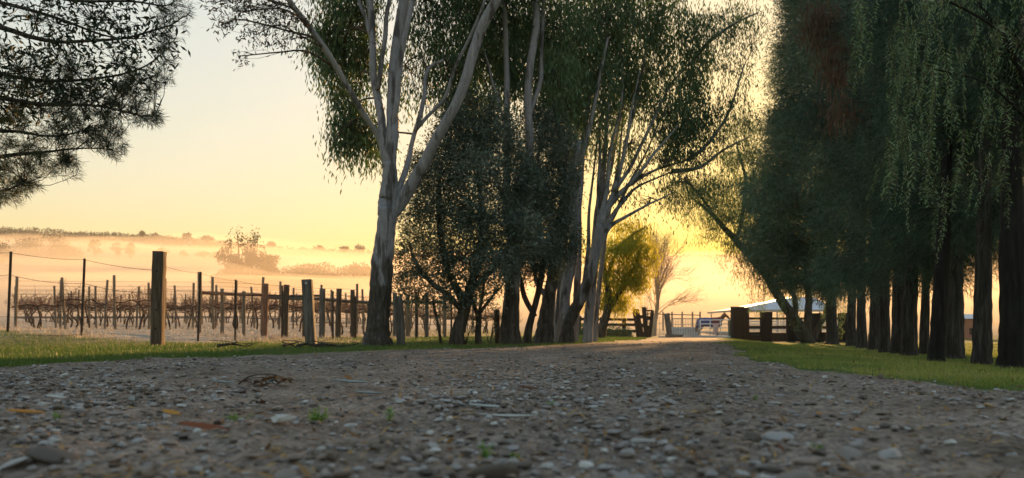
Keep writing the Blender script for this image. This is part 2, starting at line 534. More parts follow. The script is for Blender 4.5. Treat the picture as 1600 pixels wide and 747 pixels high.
def road_mat():
    m, t, out = new_mat('gravel_road_surface')
    b = N(t, 'ShaderNodeBsdfPrincipled', Roughness=0.92)
    b.inputs['Specular IOR Level'].default_value = 0.2
    v = coords(t)
    n = N(t, 'ShaderNodeTexNoise', Scale=2.2, Detail=9.0, Roughness=0.7)
    t.links.new(v, n.inputs['Vector'])
    r = ramp(t, [(0.3, (0.082, 0.063, 0.05)), (0.5, (0.17, 0.134, 0.11)), (0.7, (0.265, 0.218, 0.185))])
    t.links.new(n.outputs[0], r.inputs[0])
    vo = N(t, 'ShaderNodeTexVoronoi', Scale=75.0)
    t.links.new(v, vo.inputs['Vector'])
    vr = ramp(t, [(0.0, (0.55, 0.54, 0.56)), (0.5, (1, 1, 1)), (1.0, (1.5, 1.45, 1.45))])
    sep = N(t, 'ShaderNodeSeparateColor')
    t.links.new(vo.outputs['Color'], sep.inputs[0])
    t.links.new(sep.outputs[0], vr.inputs[0])
    mx = N(t, 'ShaderNodeMix', data_type='RGBA', blend_type='MULTIPLY')
    mx.inputs[0].default_value = 1.0
    t.links.new(r.outputs[0], mx.inputs[6])
    t.links.new(vr.outputs[0], mx.inputs[7])
    t.links.new(mx.outputs[2], b.inputs['Base Color'])
    bp = N(t, 'ShaderNodeBump', Strength=0.9, Distance=0.006, invert=True)
    t.links.new(vo.outputs['Distance'], bp.inputs['Height'])
    n2 = N(t, 'ShaderNodeTexNoise', Scale=150.0, Detail=4.0)
    t.links.new(v, n2.inputs['Vector'])
    bp2 = N(t, 'ShaderNodeBump', Strength=0.5, Distance=0.004)
    t.links.new(n2.outputs[0], bp2.inputs['Height'])
    t.links.new(bp.outputs[0], bp2.inputs['Normal'])
    t.links.new(bp2.outputs[0], b.inputs['Normal'])
    t.links.new(b.outputs[0], out.inputs['Surface'])
    return m


M['ground'] = ground_mat()
M['road'] = road_mat()

# ------------------------------------------------------------------ terrain
XR_Y = [-20, 0, 3, 4.2, 6.25, 8.5, 12, 22, 40, 52, 60, 90]
XR_X = [2.6, 2.3, 2.05, 1.85, 2.0, 2.5, 3.4, 6.2, 10.8, 14.2, 17, 24]
XL_Y = [-20, 0, 4.9, 6.25, 7.3, 9.1, 10.7, 12.5, 16, 22, 40, 52, 60, 90]
XL_X = [-4, -3.6, -3.35, -3.1, -2.4, -1.5, 0.0, 0.95, 1.9, 3.4, 7.2, 9.6, 11.5, 20]


def xr_f(y):
    return np.interp(y, XR_Y, XR_X)


def xl_f(y):
    return np.interp(y, XL_Y, XL_X)


def road_in(x, y):
    """distance inside the road, negative outside"""
    wob = 0.35 * fbm(x * 1.3, y * 0.9, 31) + 0.3 * fbm(x * 5, y * 3, 37)
    return np.minimum(xr_f(y) - x, x - xl_f(y)) + wob * np.clip(y / 6, 0.5, 3)


def th(x, y):
    x, y = np.broadcast_arrays(np.asarray(x, float), np.asarray(y, float))
    xr, xl = xr_f(y), xl_f(y)
    zroad = np.interp(y, [0, 12, 25, 50, 60, 90], [0, 0, -0.10, -0.33, -0.40, -0.4])
    zr = np.interp(y, [0, 7.5, 12, 17, 28, 50, 70, 100], [-0.05, -0.15, -0.18, -0.29, -0.38, -0.58, -0.5, -0.4])
    zl = 0.22 * ss((-x - 5.5) / 4) * ss((y - 10.6) / 2.6) + 0.42 * ss((y - 26) / 24) * ss((-x - 2) / 8) + zroad * ss((x + 2) / 6) * 0.6
    sr = ss((x - xr) / 3.0)
    wl = ss((xl - x) / 4.0)
    z = zroad * (1 - sr) + zr * sr
    z = z * (1 - wl) + zl * wl
    # gentle rise to the wooded ridge far behind
    rid = np.interp(x / np.maximum(y, 50.0), [-0.8, -0.67, -0.4, -0.2, 0.1, 0.3, 0.7], [80, 76, 70, 58, 55, 58, 60])
    far = np.interp(y, [58, 90, 130, 200, 350, 480, 620, 760, 1000], [0, 0.015, 0.05, 0.16, 0.40, 0.68, 1.0, 0.85, 0.5])
    z = z + far * rid
    z = z + 6.0 * fbm(x / 90, y / 90, 5) * ss((y - 120) / 200)
    z = z + 0.035 * fbm(x * 0.7, y * 0.7, 11) * ss((np.abs(y) - 2) / 4)
    return z


def thz(x, y):
    return float(th(np.array([x]), np.array([y]))[0])


def on(px, d, dz=0.0):
    """ground point below photo column px at distance d"""
    x = (px - 800.0) / F * d
    return np.array([x, d, thz(x, d) + dz])


def grid(xs, ys):
    X, Y = np.meshgrid(xs, ys)
    ny, nx = X.shape
    i = np.arange(nx * ny).reshape(ny, nx)
    q = np.stack([i[:-1, :-1], i[:-1, 1:], i[1:, 1:], i[1:, :-1]], -1).reshape(-1, 4)
    return X.ravel(), Y.ravel(), q


def sym(a):
    return np.concatenate([-a[::-1][:-1], a])


xs = np.concatenate([np.arange(0, 20, 0.25), np.geomspace(20, 1300, 70)])
ys = np.concatenate([-np.geomspace(60, 1, 14), np.arange(0, 30, 0.25), np.geomspace(30, 1000, 110)])
X, Y, q = grid(sym(xs), ys)
Z = th(X, Y)
ri = road_in(X, Y)
Z = Z - 0.05 * ss((ri + 0.0) / 0.4) * (Y < 75)
Z = Z + np.where((ri < 0) & (Y < 40), 0.012 * fbm(X * 4, Y * 4, 3), 0)
nfr = fbm(X * 0.5, Y * 0.5, 21) * 0.8
frost = ss((Y - 12.0 + 3 * nfr) / 3.0) * ss((-X - 4.0 + 2 * nfr) / 3.0) + ss((Y - 55) / 15) * 0.7
frost = np.clip(frost, 0, 1)
dry = ss((Y - 9.5 + 2.5 * nfr) / 4) * (X < xl_f(Y) + 0.5) + 0.35 * ss((nfr - 0.05) * 6)
ground_me = make_mesh('ground', np.c_[X, Y, Z], [q], True, {'frost': frost, 'dry': np.clip(dry, 0, 1)})
tag(add_obj('ground', ground_me, M['ground']), 'grassy ground rising past the vineyard to a far ridge', kind='structure')

# road sheet, fine near the camera
yy = np.concatenate([np.arange(-6, 0.4, 0.25), np.geomspace(0.4, 12, 330), np.geomspace(12.1, 72, 90)])
uu = np.linspace(-0.06, 1.06, 220)
U, Yr = np.meshgrid(uu, yy)
Xr = xl_f(Yr) * (1 - U) + xr_f(Yr) * U
ri = road_in(Xr, Yr)
amp = ss((14 - Yr) / 8) * 0.9 + 0.1
Zr = th(Xr, Yr) + 0.040 * fbm(Xr * 3.2, Yr * 3.2, 41) * amp + 0.030 * fbm(Xr * 14, Yr * 14, 47, 3) * amp + 0.008 * fbm(Xr * 45, Yr * 45, 49, 2) * amp
Zr = Zr - 0.08 * ss((0.10 - ri) / 0.45)
ii = np.arange(Xr.size).reshape(Xr.shape)
q = np.stack([ii[:-1, :-1], ii[:-1, 1:], ii[1:, 1:], ii[1:, :-1]], -1).reshape(-1, 4)
road = add_obj('gravel_road', make_mesh('gravel_road', np.c_[Xr.ravel(), Yr.ravel(), Zr.ravel()], [q], True), M['road'])
tag(road, 'stony gravel farm road leading to the gate', kind='structure')


def road_z(x, y):
    a = ss((14 - y) / 8) * 0.9 + 0.1
    return th(x, y) + 0.040 * fbm(x * 3.2, y * 3.2, 41) * a + 0.030 * fbm(x * 14, y * 14, 47, 3) * a + 0.008 * fbm(x * 45, y * 45, 49, 2) * a


# ------------------------------------------------------------------ stones of the road
def ico(sub):
    p = (1 + 5 ** 0.5) / 2
    v = np.array([[-1, p, 0], [1, p, 0], [-1, -p, 0], [1, -p, 0], [0, -1, p], [0, 1, p], [0, -1, -p], [0, 1, -p], [p, 0, -1], [p, 0, 1], [-p, 0, -1], [-p, 0, 1]], float)
    v /= np.linalg.norm(v[0])
    f = np.array([[0, 11, 5], [0, 5, 1], [0, 1, 7], [0, 7, 10], [0, 10, 11], [1, 5, 9], [5, 11, 4], [11, 10, 2], [10, 7, 6], [7, 1, 8], [3, 9, 4], [3, 4, 2], [3, 2, 6], [3, 6, 8], [3, 8, 9], [4, 9, 5], [2, 4, 11], [6, 2, 10], [8, 6, 7], [9, 8, 1]])
    for _ in range(sub):
        vl = list(v)
        mid = {}
        nf = []

        def mp(a, b):
            k = (min(a, b), max(a, b))
            if k not in mid:
                c = vl[a] + vl[b]
                vl.append(c / np.linalg.norm(c))
                mid[k] = len(vl) - 1
            return mid[k]
        for a, b, c in f:
            x, y, z = mp(a, b), mp(b, c), mp(c, a)
            nf += [[a, x, z], [b, y, x], [c, z, y], [x, y, z]]
        v, f = np.array(vl), np.array(nf)
    return v, f


I0, F0 = ico(0)
I1, F1 = ico(1)
I2, F2 = ico(2)


def stone_shape(V, seed, angular):
    r = np.random.default_rng(seed)
    D = V.copy()
    for _ in range(13 if angular else 8):      # chop with planes for worn facets
        n = r.normal(size=3)
        n /= np.linalg.norm(n)
        c = r.uniform(0.4, 0.75)
        h = D @ n
        D -= np.outer(np.maximum(h - c, 0) * (0.95 if angular else 0.7), n)
    k = r.normal(size=(3, 3)) * 0.9
    D *= (1 + 0.12 * np.sin(D @ k[0] * 2.2 + 1) * np.sin(D @ k[1] * 2.4))[:, None]
    D *= np.array([r.uniform(0.8, 1.25), r.uniform(0.7, 1.0), r.uniform(0.34, 0.6)])
    return D


def rotz(a):
    c, s = np.cos(a), np.sin(a)
    return np.array([[c, -s, 0], [s, c, 0], [0, 0, 1]])


stone_meshes = []
for k in range(26):
    me = make_mesh('stone', stone_shape(I2, 100 + k, k % 4 != 0), [F2], k % 2 == 0)
    me.materials.append(M['stone'])
    stone_meshes.append(me)

# the stones that show largest: each an object under the road
count = 0
srng = np.random.default_rng(3)
placed = []
while count < 285:
    d = 0.95 + 3.6 * srng.random() ** 1.5
    px = srng.uniform(-30, 1630)
    x = (px - 800) / F * d
    size = 0.010 + 0.014 * srng.random() ** 2.0
    if d < 1.7:
        size *= 1.25
    if road_in(np.array([x]), np.array([d]))[0] < 0.05:
        continue
    if any((x - a) ** 2 + (d - b) ** 2 < (size + c) ** 2 * 0.8 for a, b, c in placed):
        continue
    placed.append((x, d, size))
    o = add_obj('stone', stone_meshes[count % 26], None, road)
    o.location = (x, d, float(road_z(np.array([x]), np.array([d]))[0]) + size * srng.uniform(0.1, 0.4))
    o.rotation_euler = (srng.normal(0, 0.25), srng.normal(0, 0.25), srng.uniform(0, 6.3))
    o.scale = (size * 1.25, size * 1.25, size * srng.uniform(0.75, 1.2))
    count += 1
# a few stones of the photograph that stand proud
for px, py, w, t in ((1097, 650, 28, 0), (550, 664, 34, 1), (440, 672, 44, 3), (1180, 690, 40, 6), (1300, 735, 34, 2), (600, 700, 34, 18), (1380, 668, 26, 22)):
    d = F * H / (py - HOR)
    x = (px - 800) / F * d
    s = w / F * d * 0.5
    o = add_obj('stone', stone_meshes[t], None, road)
    o.location = (x, d, float(road_z(np.array([x]), np.array([d]))[0]) + s * 0.35)
    o.rotation_euler = (0.1, 0.1, px)
    o.scale = (s, s, s * (1.5 if px == 1097 else 1.0))

# the rest of the gravel: real stones in one mesh
gv, gf, gt, nb = [], [], [], 0
for (cnt, d0, d1, pw, s0, s1, base, fc) in ((7000, 0.8, 4.0, 1.1, 0.003, 0.016, I1, F1), (13000, 1.2, 7, 1.3, 0.003, 0.018, I0, F0), (22000, 2.5, 18, 1.5, 0.005, 0.021, I0, F0)):
    shapes = [stone_shape(base, 300 + k, k % 2 == 0) for k in range(30)]
    d = d0 + (d1 - d0) * srng.random(cnt) ** pw
    x = (srng.uniform(-60, 1660, cnt) - 800) / F * d
    keep = (road_in(x, d) > 0.02 + 0.25 * srng.random(cnt) ** 2) & (1.6 * fbm(x * 1.1, d * 0.7, 77) + srng.normal(0, 0.18, cnt) > -0.07)
    across = (x - xl_f(d)) / (xr_f(d) - xl_f(d))
    worn = np.exp(-((across - .52) / .07) ** 2) + np.exp(-((across - .86) / .06) ** 2)      # wheel tracks hold fewer loose stones
    keep &= srng.random(cnt) > .75 * worn
    x, d = x[keep], d[keep]
    z = road_z(x, d)
    s = s0 + (s1 - s0) * srng.random(len(x)) ** 3.2
    an = srng.uniform(0, 6.28, len(x))
    sh = srng.integers(0, 30, len(x))
    tint = srng.random(len(x))
    ca, sa = np.cos(an), np.sin(an)
    S = np.stack(shapes)[sh]
    VX = S[:, :, 0] * ca[:, None] - S[:, :, 1] * sa[:, None]
    VY = S[:, :, 0] * sa[:, None] + S[:, :, 1] * ca[:, None]
    VV = np.stack([VX, VY, S[:, :, 2]], -1) * (s * 1.2)[:, None, None] + np.stack([x, d, z + s * 0.36], -1)[:, None, :]
    nv = base.shape[0]
    gv.append(VV.reshape(-1, 3))
    gf.append((fc[None] + (np.arange(len(x)) * nv)[:, None, None]).reshape(-1, 3) + nb)
    gt.append(np.repeat(tint, nv))
    nb += nv * len(x)
g = add_obj('gravel', make_mesh('gravel', np.vstack(gv), [np.vstack(gf)], False, {'tint': np.concatenate(gt)}), M['gravel'], road)
g['kind'] = 'stuff'


# ------------------------------------------------------------------ leaves: many small blades in one crown mesh
def blades(Pt, D, Wd, L, W, mid=0.45):
    """diamond blades: base points Pt, directions D, width directions Wd"""
    n = len(Pt)
    L = np.broadcast_to(L, (n,))[:, None]
    W = np.broadcast_to(W, (n,))[:, None]
    V = np.stack([Pt, Pt + D * L * mid + Wd * W * 0.5, Pt + D * L, Pt + D * L * mid - Wd * W * 0.5], 1)
    return V.reshape(-1, 3)


def unit(v):
    return v / (np.linalg.norm(v, axis=-1, keepdims=True) + 1e-9)


class Leaves:
    def __init__(self):
        self.V, self.T = [], []

    def scatter(self, Pt, L, W, droop=0.4, tint=None, lead=None, r=rng, mid=0.45):
        n = len(Pt)
        if n == 0:
            return
        D = unit(r.normal(size=(n, 3)))
        if lead is not None:
            D = unit(D * (1 - droop) + lead * droop)
        else:
            D = unit(D * (1 - droop) + np.array([0, 0, -1.0]) * droop)
        Wd = unit(np.cross(D, r.normal(size=(n, 3))))
        L = L * r.uniform(0.6, 1.25, n)
        W = W * r.uniform(0.7, 1.25, n)
        self.V.append(blades(Pt, D, Wd, L, W, mid))
        t = r.random(n) if tint is None else np.clip(tint + r.normal(0, 0.22, n), 0, 1)
        self.T.append(np.repeat(t, 4))

    def count(self):
        return sum(len(v) for v in self.V) // 4

    def build(self, name, mat, parent, base):
        V = np.vstack(self.V) - np.asarray(base)
        f = np.arange(len(V)).reshape(-1, 4)
        return add_obj(name, make_mesh(name, V, [f], False, {'tint': np.concatenate(self.T)}), mat, parent)


# ------------------------------------------------------------------ grass
def grass(name, label, cnt, sampler, h0, h1, w, mat, tintf):
    x, y = sampler(cnt)
    n = len(x)
    z = th(x, y) + 0.0
    h = h0 + (h1 - h0) * srng.random(n) ** 2
    a = srng.uniform(0, 6.28, n)
    lean = srng.normal(0, 0.45, (n, 2)) * h[:, None]
    ww = w * srng.uniform(0.6, 1.4, n) * (0.5 + y / 10)
    dx, dy = np.cos(a) * ww, np.sin(a) * ww
    V = np.stack([np.c_[x - dx, y - dy, z - 0.01], np.c_[x + dx, y + dy, z - 0.01], np.c_[x + lean[:, 0], y + lean[:, 1], z + h]], 1).reshape(-1, 3)
    t = np.clip(tintf(x, y) + srng.normal(0, 0.18, n), 0, 1)
    o = add_obj(name, make_mesh(name, V, [np.arange(3 * n).reshape(-1, 3)], False, {'tint': np.repeat(t, 3)}), mat)
    tag(o, label, 'grass', kind='stuff')
    return o


M['grass_left'] = leaf_mat('short_dry_grass', (0.05, 0.11, 0.02), (0.17, 0.19, 0.06), 0.3, tcol=(0.12, 0.20, 0.03))
M['grass_right'] = leaf_mat('lush_grass', (0.085, 0.175, 0.03), (0.46, 0.40, 0.13), 0.33, tcol=(0.26, 0.32, 0.04))
M['grass_frost'] = leaf_mat('frosted_grass', (0.28, 0.20, 0.13), (0.62, 0.58, 0.52), 0.3)


def s_left(cnt):
    d = 4.6 + 20 * srng.random(cnt) ** 1.7
    x = (srng.uniform(-320, 960, cnt) - 800) / F * d
    k = (road_in(x, d) < -0.12 * srng.random(cnt)) & (x < xl_f(d) + 0.5) & (fbm(x * 2.2, d * 1.6, 61) + srng.normal(0, 0.12, cnt) > -0.14)
    k &= ~((d > 13.5) & (x < -5))
    return x[k], d[k]


def s_right(cnt):
    d = 2.6 + 36 * srng.random(cnt) ** 2.0
    x = (srng.uniform(1080, 2150, cnt) - 800) / F * d
    k = (road_in(x, d) < -0.08 * srng.random(cnt)) & (x > xr_f(d) - 0.3) & (fbm(x * 2.2, d * 1.6, 63) + srng.normal(0, 0.10, cnt) > -0.10)
    return x[k], d[k]


def s_gate(cnt):
    d = srng.uniform(22, 50, cnt)
    x = (srng.uniform(900, 1010, cnt) - 800) / F * d
    k = (road_in(x, d) < -0.05) & (x < xl_f(d) + 0.5)
    return x[k], d[k]


def s_frost(cnt):
    d = 13.0 + 45 * srng.random(cnt) ** 1.4
    x = (srng.uniform(-40, 900, cnt) - 800) / F * d
    k = (x < -2.5) & (fbm(x * 0.9, d * 0.5, 65) + srng.normal(0, 0.1, cnt) > 0.0)
    return x[k], d[k]


grass('grass', 'short olive green grass verge between the road and the vineyard fence', 240000, s_left, 0.012, 0.05, 0.0028, M['grass_left'], lambda x, y: 0.08 + 0.40 * ss((y - 8.5) / 5) + 1.2 * fbm(x * 0.8, y * 0.8, 71))
grass('grass', 'bright green grass verge under the dark row of trees', 300000, s_right, 0.008, 0.036, 0.0028, M['grass_right'], lambda x, y: 0.30 + 2.0 * fbm(x * 1.1, y * 0.7, 73))
def s_tuft(cnt):
    d = 2.7 + 26 * srng.random(cnt // 40) ** 1.8
    x = (srng.uniform(1120, 1690, cnt // 40) - 800) / F * d
    d, x = np.repeat(d, 40), np.repeat(x, 40)
    d, x = d + srng.normal(0, .035, len(d)), x + srng.normal(0, .05, len(x))
    k = (road_in(x, d) < -0.02) & (x > xr_f(d) - 0.3)
    return x[k], d[k]


grass('grass', 'taller loose grass tufts scattered on the bright green verge', 18000, s_tuft, 0.02, 0.065, 0.0024, M['grass_right'], lambda x, y: 0.3 + 2.0 * fbm(x * 1.1, y * .7, 79))
grass('grass', 'yellow sunlit grass beside the road near the carved gatepost', 26000, s_gate, 0.02, 0.07, 0.003, M['grass_left'], lambda x, y: 0.4 + 0 * x)
grass('grass', 'frosted pale grass and clods around the vine rows', 60000, s_frost, 0.03, 0.13, 0.003, M['grass_frost'], lambda x, y: 0.45 + 1.4 * fbm(x * 0.7, y * 0.7, 75))


# ------------------------------------------------------------------ trees
class Tree:
    def __init__(self, name, label, px, d, category='tree', group=None):
        self.base = on(px, d)
        self.e = empty(name, self.base)
        tag(self.e, label, category, group)
        self.S, self.SR = [], []
        self.tw = MB()
        self.d = d

    def limb(self, pts, half, mat, part='limb', d=None, n=None, sides=10, flare=False, rough=0.012, seed=0, skel=True):
        """pts: (px, py[, extra depth]) from foot to tip; half: half widths in photo pixels at distance d"""
        d = d or self.d
        q3 = []
        for p in pts:
            q3.append(P(p[0], p[1], d + (p[2] if len(p) > 2 else 0.0)))
        q3 = np.array(q3)
        if part == 'trunk':
            q3[0] = np.array([q3[0][0], q3[0][1], thz(q3[0][0], q3[0][1]) - 0.12])
        n = n or max(8, 5 * len(pts))
        c = spline(np.c_[q3, np.interp(np.linspace(0, 1, len(q3)), np.linspace(0, 1, len(half)), half)], n)
        r = np.maximum(c[:, 3] / F * d, 0.003)
        lr = np.random.default_rng(seed + abs(int(pts[0][0])))
        wob = lr.normal(0, 1, (n, 3)) * (r * 0.035)[:, None]
        wob[0] = 0
        c[:, :3] += wob
        ph = lr.uniform(0, 6.28, 4)
        if part != 'trunk' and n > 12:          # limbs wander a little
            tt = np.linspace(0, 1, n)
            ln_ = np.linalg.norm(c[-1, :3] - c[0, :3])
            for ax_ in range(3):
                a_ = lr.normal(0, 1, 4)
                c[:, ax_] += ln_ * 0.006 * ss(tt * 4) * (a_[0] * np.sin(7 * tt + a_[2] * 3) + .6 * a_[1] * np.sin(15 * tt + a_[3] * 3))

        def lobes(i, a):
            k = 1 + 0.05 * np.sin(2 * a + ph[0] + i * 0.25) + 0.035 * np.sin(5 * a + ph[1] - i * 0.4)
            if flare:
                f = math.exp(-i / n * 9)
                k = k + f * (0.10 * np.sin(3 * a + ph[2]) + 0.08 * np.sin(5 * a + ph[3]))
            return k
        mb = MB()
        mb.tube(c[:, :3], r, sides, rough, True, lobes)
        o = mb.build(part, mat, self.e, self.base, True)
        if skel:
            self.S += list(c[:, :3])
            self.SR += list(r)
        return o

    def crown(self, L, clumps, lpc, cr, length, width, droop=0.4, twig_r=0.004, reach=0.85, flat=0.8, bsides=5, twigs=True, tint0=0.45, lead_out=0.0, shell=0.55, spread=0.2, bmax=0.03):
        S0, R0 = np.array(self.S), np.array(self.SR)
        for cl in clumps:
            px, py, d, rx, ry, rd, ncl = cl
            C = P(px, py, d)
            rad = np.array([rx / F * d, rd, ry / F * d])
            # limb from the nearest wood to the clump
            w = np.linalg.norm(S0 - C, axis=1) + 0.8 * np.maximum(S0[:, 2] - C[2], 0)
            w[: max(1, int(len(w) * 0.02))] += 3
            k = int(np.argmin(w))
            A = S0[k]
            ln = np.linalg.norm(C - A)
            r0 = min(R0[k] * 0.6, 0.010 * ln + 0.006, bmax)
            mid1 = A + (C - A) * 0.35 + np.array([0, 0, 0.10 * ln]) + rng.normal(0, 0.05 * ln, 3)
            mid2 = A + (C - A) * 0.7 + np.array([0, 0, 0.10 * ln]) + rng.normal(0, 0.05 * ln, 3)
            bp = spline([A, mid1, mid2, C], 9)
            if twigs and ln > 0.05:
                self.tw.tube(bp, np.linspace(r0, max(r0 * 0.35, twig_r), 9), bsides)
            # clusters of leaves through the clump's volume
            u = unit(rng.normal(size=(ncl, 3)))
            rr = rng.random(ncl) ** (1 / 3.0)
            rr = rr * (1 - shell) + shell * rng.uniform(0.6, 1.0, ncl)
            cen = C + u * rr[:, None] * rad
            ctint = np.clip(tint0 + rng.normal(0, spread) + rng.normal(0, 0.18, ncl), 0, 1)
            if twigs:
                t0 = bp[rng.integers(4, 9, ncl)]
                m = (t0 + cen) / 2 + rng.normal(0, 0.12, (ncl, 3)) * np.linalg.norm(cen - t0, axis=1)[:, None] + [0, 0, .05]
                self.tw.twigs(t0, m, cen, max(twig_r * 1.6, 0.002), twig_r * 0.5)
            n = ncl * lpc
            off = rng.normal(size=(n, 3)) * cr * np.array([1, 1, flat])
            Pt = np.repeat(cen, lpc, 0) + off
            lead = None
            if lead_out:
                lead = unit(off * lead_out + np.array([0, 0, -1.0]) * cr)
            L.scatter(Pt, length, width, droop, np.repeat(ctint, lpc), lead)

    def done(self, leaves, twig_mat):
        """leaves: list of (Leaves, part name, material)"""
        if self.tw.n:
            self.tw.build('branches', twig_mat, self.e, self.base, True)['kind'] = 'stuff'
        for L, nm, mat in leaves:
            if L.V:
                L.build(nm, mat, self.e, self.base)
        return self.e


# --- the big forked gum
T = Tree('gum_tree', 'tall pale forked gum tree with a dark rough foot, beside the leaning grey post', 588, 11.5)
T.limb([(588, 540), (590, 522), (592, 480), (597, 420), (602, 370), (606, 330), (608, 295), (609, 255)], [29, 20, 17.5, 16.5, 15.5, 15.5, 13, 10.5], M['gum_foot'], 'trunk', n=60, sides=22, flare=True)
T.limb([(609, 345), (626, 318), (652, 280, -.1), (690, 200, -.3), (724, 132, -.4), (752, 52, -.5), (776, 0, -.6), (805, -90, -.7), (840, -200, -.7)], [6, 10, 9, 8.3, 8, 7.6, 7, 5, 3], M['gum'], n=44, sides=14)
T.limb([(609, 262), (609, 220), (613, 150, .1), (624, 60, .2), (632, 0, .2), (645, -100, .3), (655, -220, .3)], [10.5, 10, 9, 8, 8, 6.5, 3.5], M['gum'], n=36, sides=14)
T.limb([(604, 262), (596, 205), (587, 140, .2), (584, 90, .2), (579, 30, .3), (574, -30, .3), (565, -140, .5)], [6.5, 6.5, 6, 5.5, 5.5, 5, 3], M['gum'], n=34, sides=12)
T.limb([(604, 255), (590, 212), (560, 160, -.2), (520, 98, -.4), (485, 45, -.5), (452, 0, -.6), (415, -55, -.8), (380, -130, -.9)], [5, 5, 4.6, 4.4, 4, 4, 3, 2], M['gum_dark'], n=38, sides=10)
T.limb([(611, 205), (622, 150, -.1), (632, 80, -.1), (641, 20, -.1), (647, -40), (660, -150)], [4.5, 4.5, 4.5, 4, 4, 2.5], M['gum'], n=26, sides=10)
T.limb([(620, 305), (634, 262, .2), (645, 215, .4), (656, 185, .4), (664, 150, .4), (668, 110, .5), (692, 92, .5)], [5, 5, 4, 4, 3.5, 3, 2], M['gum'], n=26, sides=8)
T.limb([(648, 205, .4), (672, 176, .4), (695, 150, .3), (712, 105, .3), (735, 60, .2), (757, 5, 0), (770, -60, 0)], [3.5, 3, 3, 2.5, 2.5, 2, 1], M['gum'], n=24, sides=8)
T.limb([(583, 70, .2), (574, 35, .3), (562, 5, .4), (550, -50, .5)], [4, 3.5, 3, 2], M['gum'], n=14, sides=8)
T.limb([(590, 140, .1), (600, 70, .1), (608, 10, .1), (616, -60, .1)], [4, 4, 3.5, 2], M['gum'], n=14, sides=8)
L1, L2 = Leaves(), Leaves()
# reddish sprays hanging off the outer limb
T.crown(L2, [(365, 18, 10.6, 36, 30, .3, 30), (415, 12, 10.6, 40, 24, .4, 34), (400, 55, 10.5, 34, 24, .3, 22), (455, 62, 10.7, 22, 26, .3, 14), (372, 88, 10.5, 10, 18, .1, 6), (345, 40, 10.5, 16, 16, .2, 8), (440, 28, 10.6, 30, 26, .3, 22), (335, 6, 10.5, 20, 12, .2, 8), (470, 30, 10.8, 24, 26, .3, 12)], 7, 0.06, 0.085, 0.020, 0.35, twig_r=0.003, tint0=0.3)
# leafy masses beside the limbs
T.crown(L1, [(548, 40, 12.6, 44, 40, .7, 60), (520, 92, 12.8, 36, 32, .6, 44), (556, 100, 12.9, 40, 40, .6, 46), (506, 68, 12.7, 26, 30, .5, 24), (548, 150, 12.7, 34, 30, .5, 18), (560, 206, 12.7, 36, 26, .5, 40), (536, 222, 12.7, 22, 28, .5, 22), (586, 225, 12.8, 22, 18, .5, 14), (545, 178, 12.7, 26, 14, .4, 16), (540, -20, 12.4, 60, 40, .8, 44), (690, 40, 13.0, 70, 60, .8, 60), (600, -60, 12.5, 80, 50, 1.0, 60), (700, -60, 12.5, 80, 50, 1.0, 60), (800, -80, 12.5, 80, 60, 1.0, 60), (470, -70, 11.5, 60, 40, .8, 40), (560, -130, 12.0, 90, 50, 1.0, 60), (680, -160, 12.0, 110, 60, 1.2, 80), (640, 110, 13.2, 60, 60, .6, 34), (700, 120, 13.2, 40, 50, .6, 36)], 44, 0.115, 0.115, 0.023, 0.66, tint0=0.5, flat=1.7, spread=.28)
T.done([(L1, 'crown', M['gum_leaf']), (L2, 'hanging_sprays', M['gum_leaf_red'])], M['twig'])

# --- the second tall gum whose pale stems show above the olive trees
T = Tree('gum_tree', 'slim gum with pale stems rising out of the dark olive foliage', 799, 12.6)
T.limb([(799, 541), (797, 515), (799, 470), (802, 430), (801, 380)], [20, 15, 13, 12, 11], M['gum_dark'], 'trunk', n=26, sides=14, flare=True)
T.limb([(801, 390), (797, 330, .3), (795, 260, .5), (790, 190, .5), (787, 100, .6), (786, 0, .6), (784, -120, .8)], [9, 7, 6, 5, 4.5, 4, 2], M['gum'], n=36, sides=10)
T.limb([(802, 395), (812, 330, .3), (822, 240, .5), (828, 170, .5), (832, 80, .5), (836, 0, .6), (842, -120, .8)], [9, 8, 7, 6.5, 6, 5, 2], M['gum'], n=36, sides=10)
T.limb([(824, 190, .5), (842, 130, .6), (846, 80, .6), (850, 10, .7), (860, -80, .7)], [4, 4, 3, 3, 1.5], M['gum'], n=24, sides=8)
T.limb([(794, 200, .6), (775, 150, .7), (765, 110, .7), (752, 60, .8)], [2.5, 2.5, 2, 1.5], M['gum'], n=18, sides=6)
L1 = Leaves()
T.crown(L1, [(730, 30, 13.6, 60, 50, .8, 66), (800, 40, 14.0, 60, 60, .8, 64), (760, 100, 14.0, 50, 46, .6, 56), (712, 110, 13.8, 38, 40, .6, 36), (870, 50, 13.9, 50, 60, .8, 56), (745, 165, 13.8, 44, 30, .5, 36), (805, 130, 14.0, 40, 40, .6, 40), (870, 130, 13.8, 36, 50, .7, 44), (790, -50, 13.4, 90, 50, 1.0, 80), (860, -70, 13.4, 80, 60, 1.0, 70)], 44, 0.12, 0.12, 0.024, 0.68, tint0=0.62, flat=1.7, spread=.28)
T.done([(L1, 'crown', M['gum_leaf'])], M['twig'])

